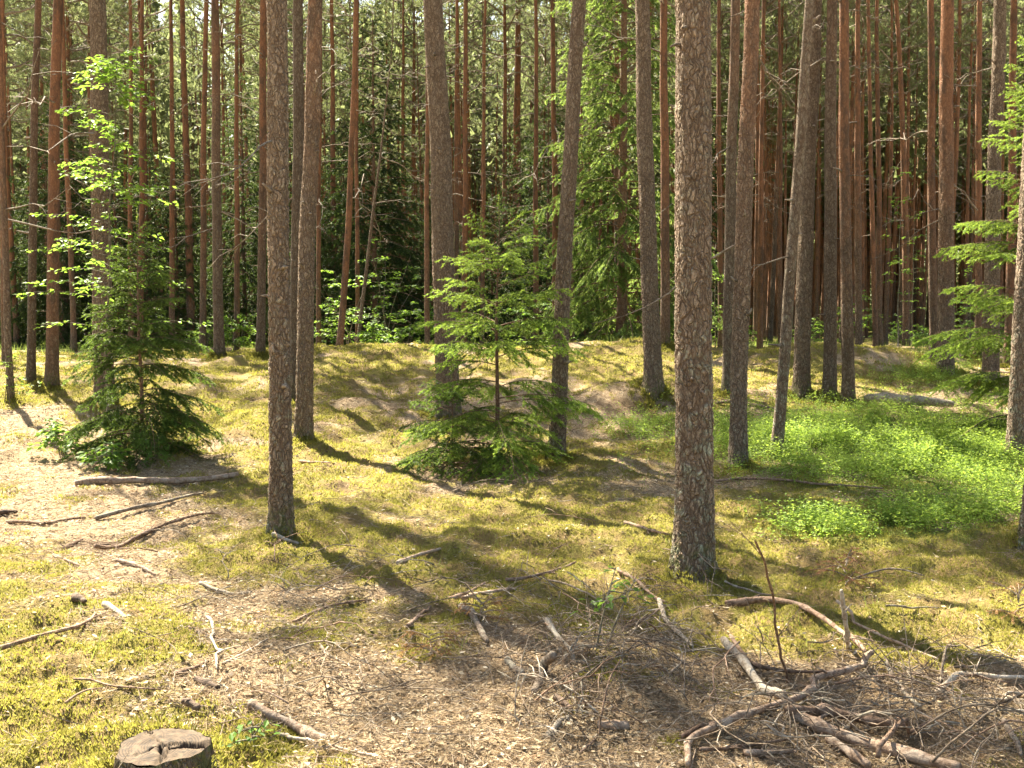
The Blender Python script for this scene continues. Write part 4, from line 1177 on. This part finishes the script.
# fine broken twigs
mb = MB()
x, y = wedge(22000, 2.9, 14)
z, m, g_, s_ = surf(x, y); u, v = project(x, y, z)
pr = .36 + .45 * np.exp(-((u - 620) / 90) ** 2 - ((v - 670) / 60) ** 2) + .4 * np.exp(-((u - 900) / 140) ** 2 - ((v - 710) / 60) ** 2) - .5 * (m > .7)
for i in np.nonzero(rng.random(len(x)) < pr)[0]:
    L = .03 + .27 * rng.random() ** 1.7; a = rng.random() * 6.283; e = rng.normal(.05, .18 if pr[i] < .6 else .45)
    d = np.array([math.cos(a), math.sin(a), e]); p = np.array([x[i], y[i], z[i] + .008 + (rng.random() ** 2 * .10 if pr[i] > .6 else 0)])
    b = rng.normal(0, .12, 3) * L; b[2] = abs(b[2])
    mb.add(*tube(np.array([p - d * L / 2 * [1, 1, 0], p + b, p + d * L / 2 + [0, 0, max(0, e) * L]]), np.array([1, .8, .4]) * rng.uniform(.0012, .0032), 4, False))
stuff("twig_litter", "fine broken twigs strewn over the forest floor", mb, [M['twig']])

# bilberry patch: short stems with many small leaves
def bilberry(spots, n):
    LP, LD, LN, LS, SV = [], [], [], [], MB()
    for i in range(n):
        sp = spots[rng.choice(len(spots), p=np.array([s[4] for s in spots]) / sum(s[4] for s in spots))]
        u, v = rng.normal(0, .55, 2)
        if abs(u) > 1.6 or v > 1.3: continue
        p = ground_at(sp[0] + u * sp[2], sp[1] + v * sp[3])
        gap = float(fbm(np.array([p.x * 1.9]), np.array([p.y * 1.9]), 2)[0])
        if gap < -.40 + .3 * rng.random() - .15: continue
        h = (1 + .3 * max(-.5, gap)) * rng.uniform(.07, .22); ln = rng.normal(0, .35, 2)
        top = np.array(p) + [ln[0] * h, ln[1] * h, h]
        if i % 3 == 0: SV.add(*tube(np.array([np.array(p), (np.array(p) + top) / 2 + rng.normal(0, .01, 3), top]), [.0022, .0018, .001], 3, False), .2)
        k = rng.integers(9, 16); t = rng.uniform(.3, 1.05, k)[:, None]
        LP.append(np.array(p) + (top - np.array(p)) * t + rng.normal(0, .028, (k, 3))); a = rng.random(k) * 6.283
        LD.append(np.stack([np.cos(a), np.sin(a), rng.uniform(-.2, .7, k)], 1)); LN.append(np.stack([rng.normal(0, .5, k), rng.normal(0, .5, k), np.ones(k)], 1)); LS.append(np.full(k, np.clip(rng.normal(.45, .3), 0, 1)))
    LP, LD, LN, LS = map(np.concatenate, (LP, LD, LN, LS)); k = len(LP)
    V, T = leaves(LP, LD, LN, rng.uniform(.018, .038, k), rng.uniform(.010, .020, k))
    SV.add(V, T, None, np.repeat(np.clip(LS + rng.normal(0, .2, k), 0, 1), 4))
    return SV


stuff("bilberry_patch", "bright green bilberry shrubs covering the ground on the right", bilberry(
    [(865, 442, 160, 36, 9), (955, 465, 90, 32, 3), (755, 438, 50, 18, 1.4), (845, 530, 70, 13, .9), (935, 520, 60, 14, .5), (650, 432, 40, 12, .5), (930, 378, 45, 9, .8), (1000, 505, 40, 22, .6)], 11500), [M['bilberry_leaf']])

# thin grass on the sunny far floor and in the moss
x, y = wedge(90000, 18, 40, 1.0, .62)
z = height(x, y); m, g_, s_ = cover(x, y, z)
k = rng.random(len(x)) < np.clip(g_ * 1.1 - .12, 0, 1); x, y, z = x[k], y[k], z[k]; n = len(x)
V, T = blades(np.stack([x, y, z], 1), np.stack([rng.normal(0, .45, n), rng.normal(0, .45, n), np.ones(n)], 1), rng.uniform(.08, .24, n), rng.uniform(.010, .022, n))
mb = MB().add(V, T, None, np.repeat(rng.random(n), 3))
x, y = wedge(16000, 4.2, 17); z, m, g_, s_ = surf(x, y)
k = (rng.random(len(x)) < .25 * sstep(.35, .7, m) + .9 * (g_ > .3)) & (fbm(x * 1.3, y * 1.3, 2) > .0); x, y, z = x[k], y[k], z[k]; n = len(x)
V, T = blades(np.stack([x, y, z], 1), np.stack([rng.normal(0, .5, n), rng.normal(0, .5, n), np.ones(n)], 1), rng.uniform(.05, .14, n), .0035)
mb.add(V, T, None, np.repeat(rng.random(n), 3))
stuff("grass", "thin grass among the moss and on the sunny floor at the back", mb, [M['grass']])

# ------------------------------------------------------------------ the far wood that closes the horizon
def far_wood():
    mb = MB()
    for i in range(760):
        a = R(rng.uniform(-42, 42)); d = 62 + 65 * rng.random(); x, y = d * math.sin(a), d * math.cos(a); z0 = float(height(x, y)); h = rng.uniform(18, 28)
        ln = rng.normal(0, .02, 2)
        zz = np.array([-.3, h * .5, h]); P = np.stack([x + ln[0] * zz, y + ln[1] * zz, z0 + zz], 1)
        mb.add(*tube(P, [.13, .09, .03], 6, False), 0, 1)
        k = 760; t = rng.random(k) ** .8; r = np.abs(rng.normal(0, 1, k)) * 1.3 * (1.15 - t); aa = rng.random(k) * 6.283
        low = .30 if a > R(8) else .15
        C = np.stack([x + np.cos(aa) * r, y + np.sin(aa) * r, z0 + h * (low + (1 - low) * t)], 1)
        V, T = blades(C, rng.normal(size=(k, 3)), rng.uniform(.35, .75, k), rng.uniform(.16, .32, k))
        mb.add(V, T, None, np.repeat(rng.random(k), 3), 0)
    for i in range(420):
        a = R(rng.uniform(9, 40)) if i % 4 else R(rng.uniform(-40, 9)); d = rng.uniform(46, 75); x, y = d * math.sin(a), d * math.cos(a); z0 = float(height(x, y)); h = rng.uniform(15, 20)
        ln = rng.normal(0, .025, 2); zz = np.array([-.3, h * .5, h])
        mb.add(*tube(np.stack([x + ln[0] * zz, y + ln[1] * zz, z0 + zz], 1), np.array([.085, .065, .02]) * rng.uniform(.7, 1.2), 6, False), 0, 1)
        k = 160; t = rng.random(k); r = np.abs(rng.normal(0, 1, k)) * .8 * (1.15 - t); aa = rng.random(k) * 6.283
        C = np.stack([x + np.cos(aa) * r, y + np.sin(aa) * r, z0 + h * (.45 + .55 * t)], 1)
        V, T = blades(C, rng.normal(size=(k, 3)), rng.uniform(.35, .7, k), rng.uniform(.12, .25, k))
        mb.add(V, T, None, np.repeat(rng.random(k), 3), 0)
    k = 220000; a = np.radians(rng.uniform(-42, 42, k)); d = rng.uniform(85, 130, k); x, y = d * np.sin(a), d * np.cos(a)
    V, T = blades(np.stack([x, y, height(x, y) + rng.random(k) ** 1.4 * 7], 1), rng.normal(size=(k, 3)), rng.uniform(.3, .7, k), rng.uniform(.12, .26, k))
    mb.add(V, T, None, np.repeat(rng.random(k), 3), 0)
    o_ = stuff("distant_forest", "far pine wood that closes the view as one green mass", mb, [M['pine_needle'], M['bark']])
    o_.color = (.05, .36, .1, 1)


far_wood()
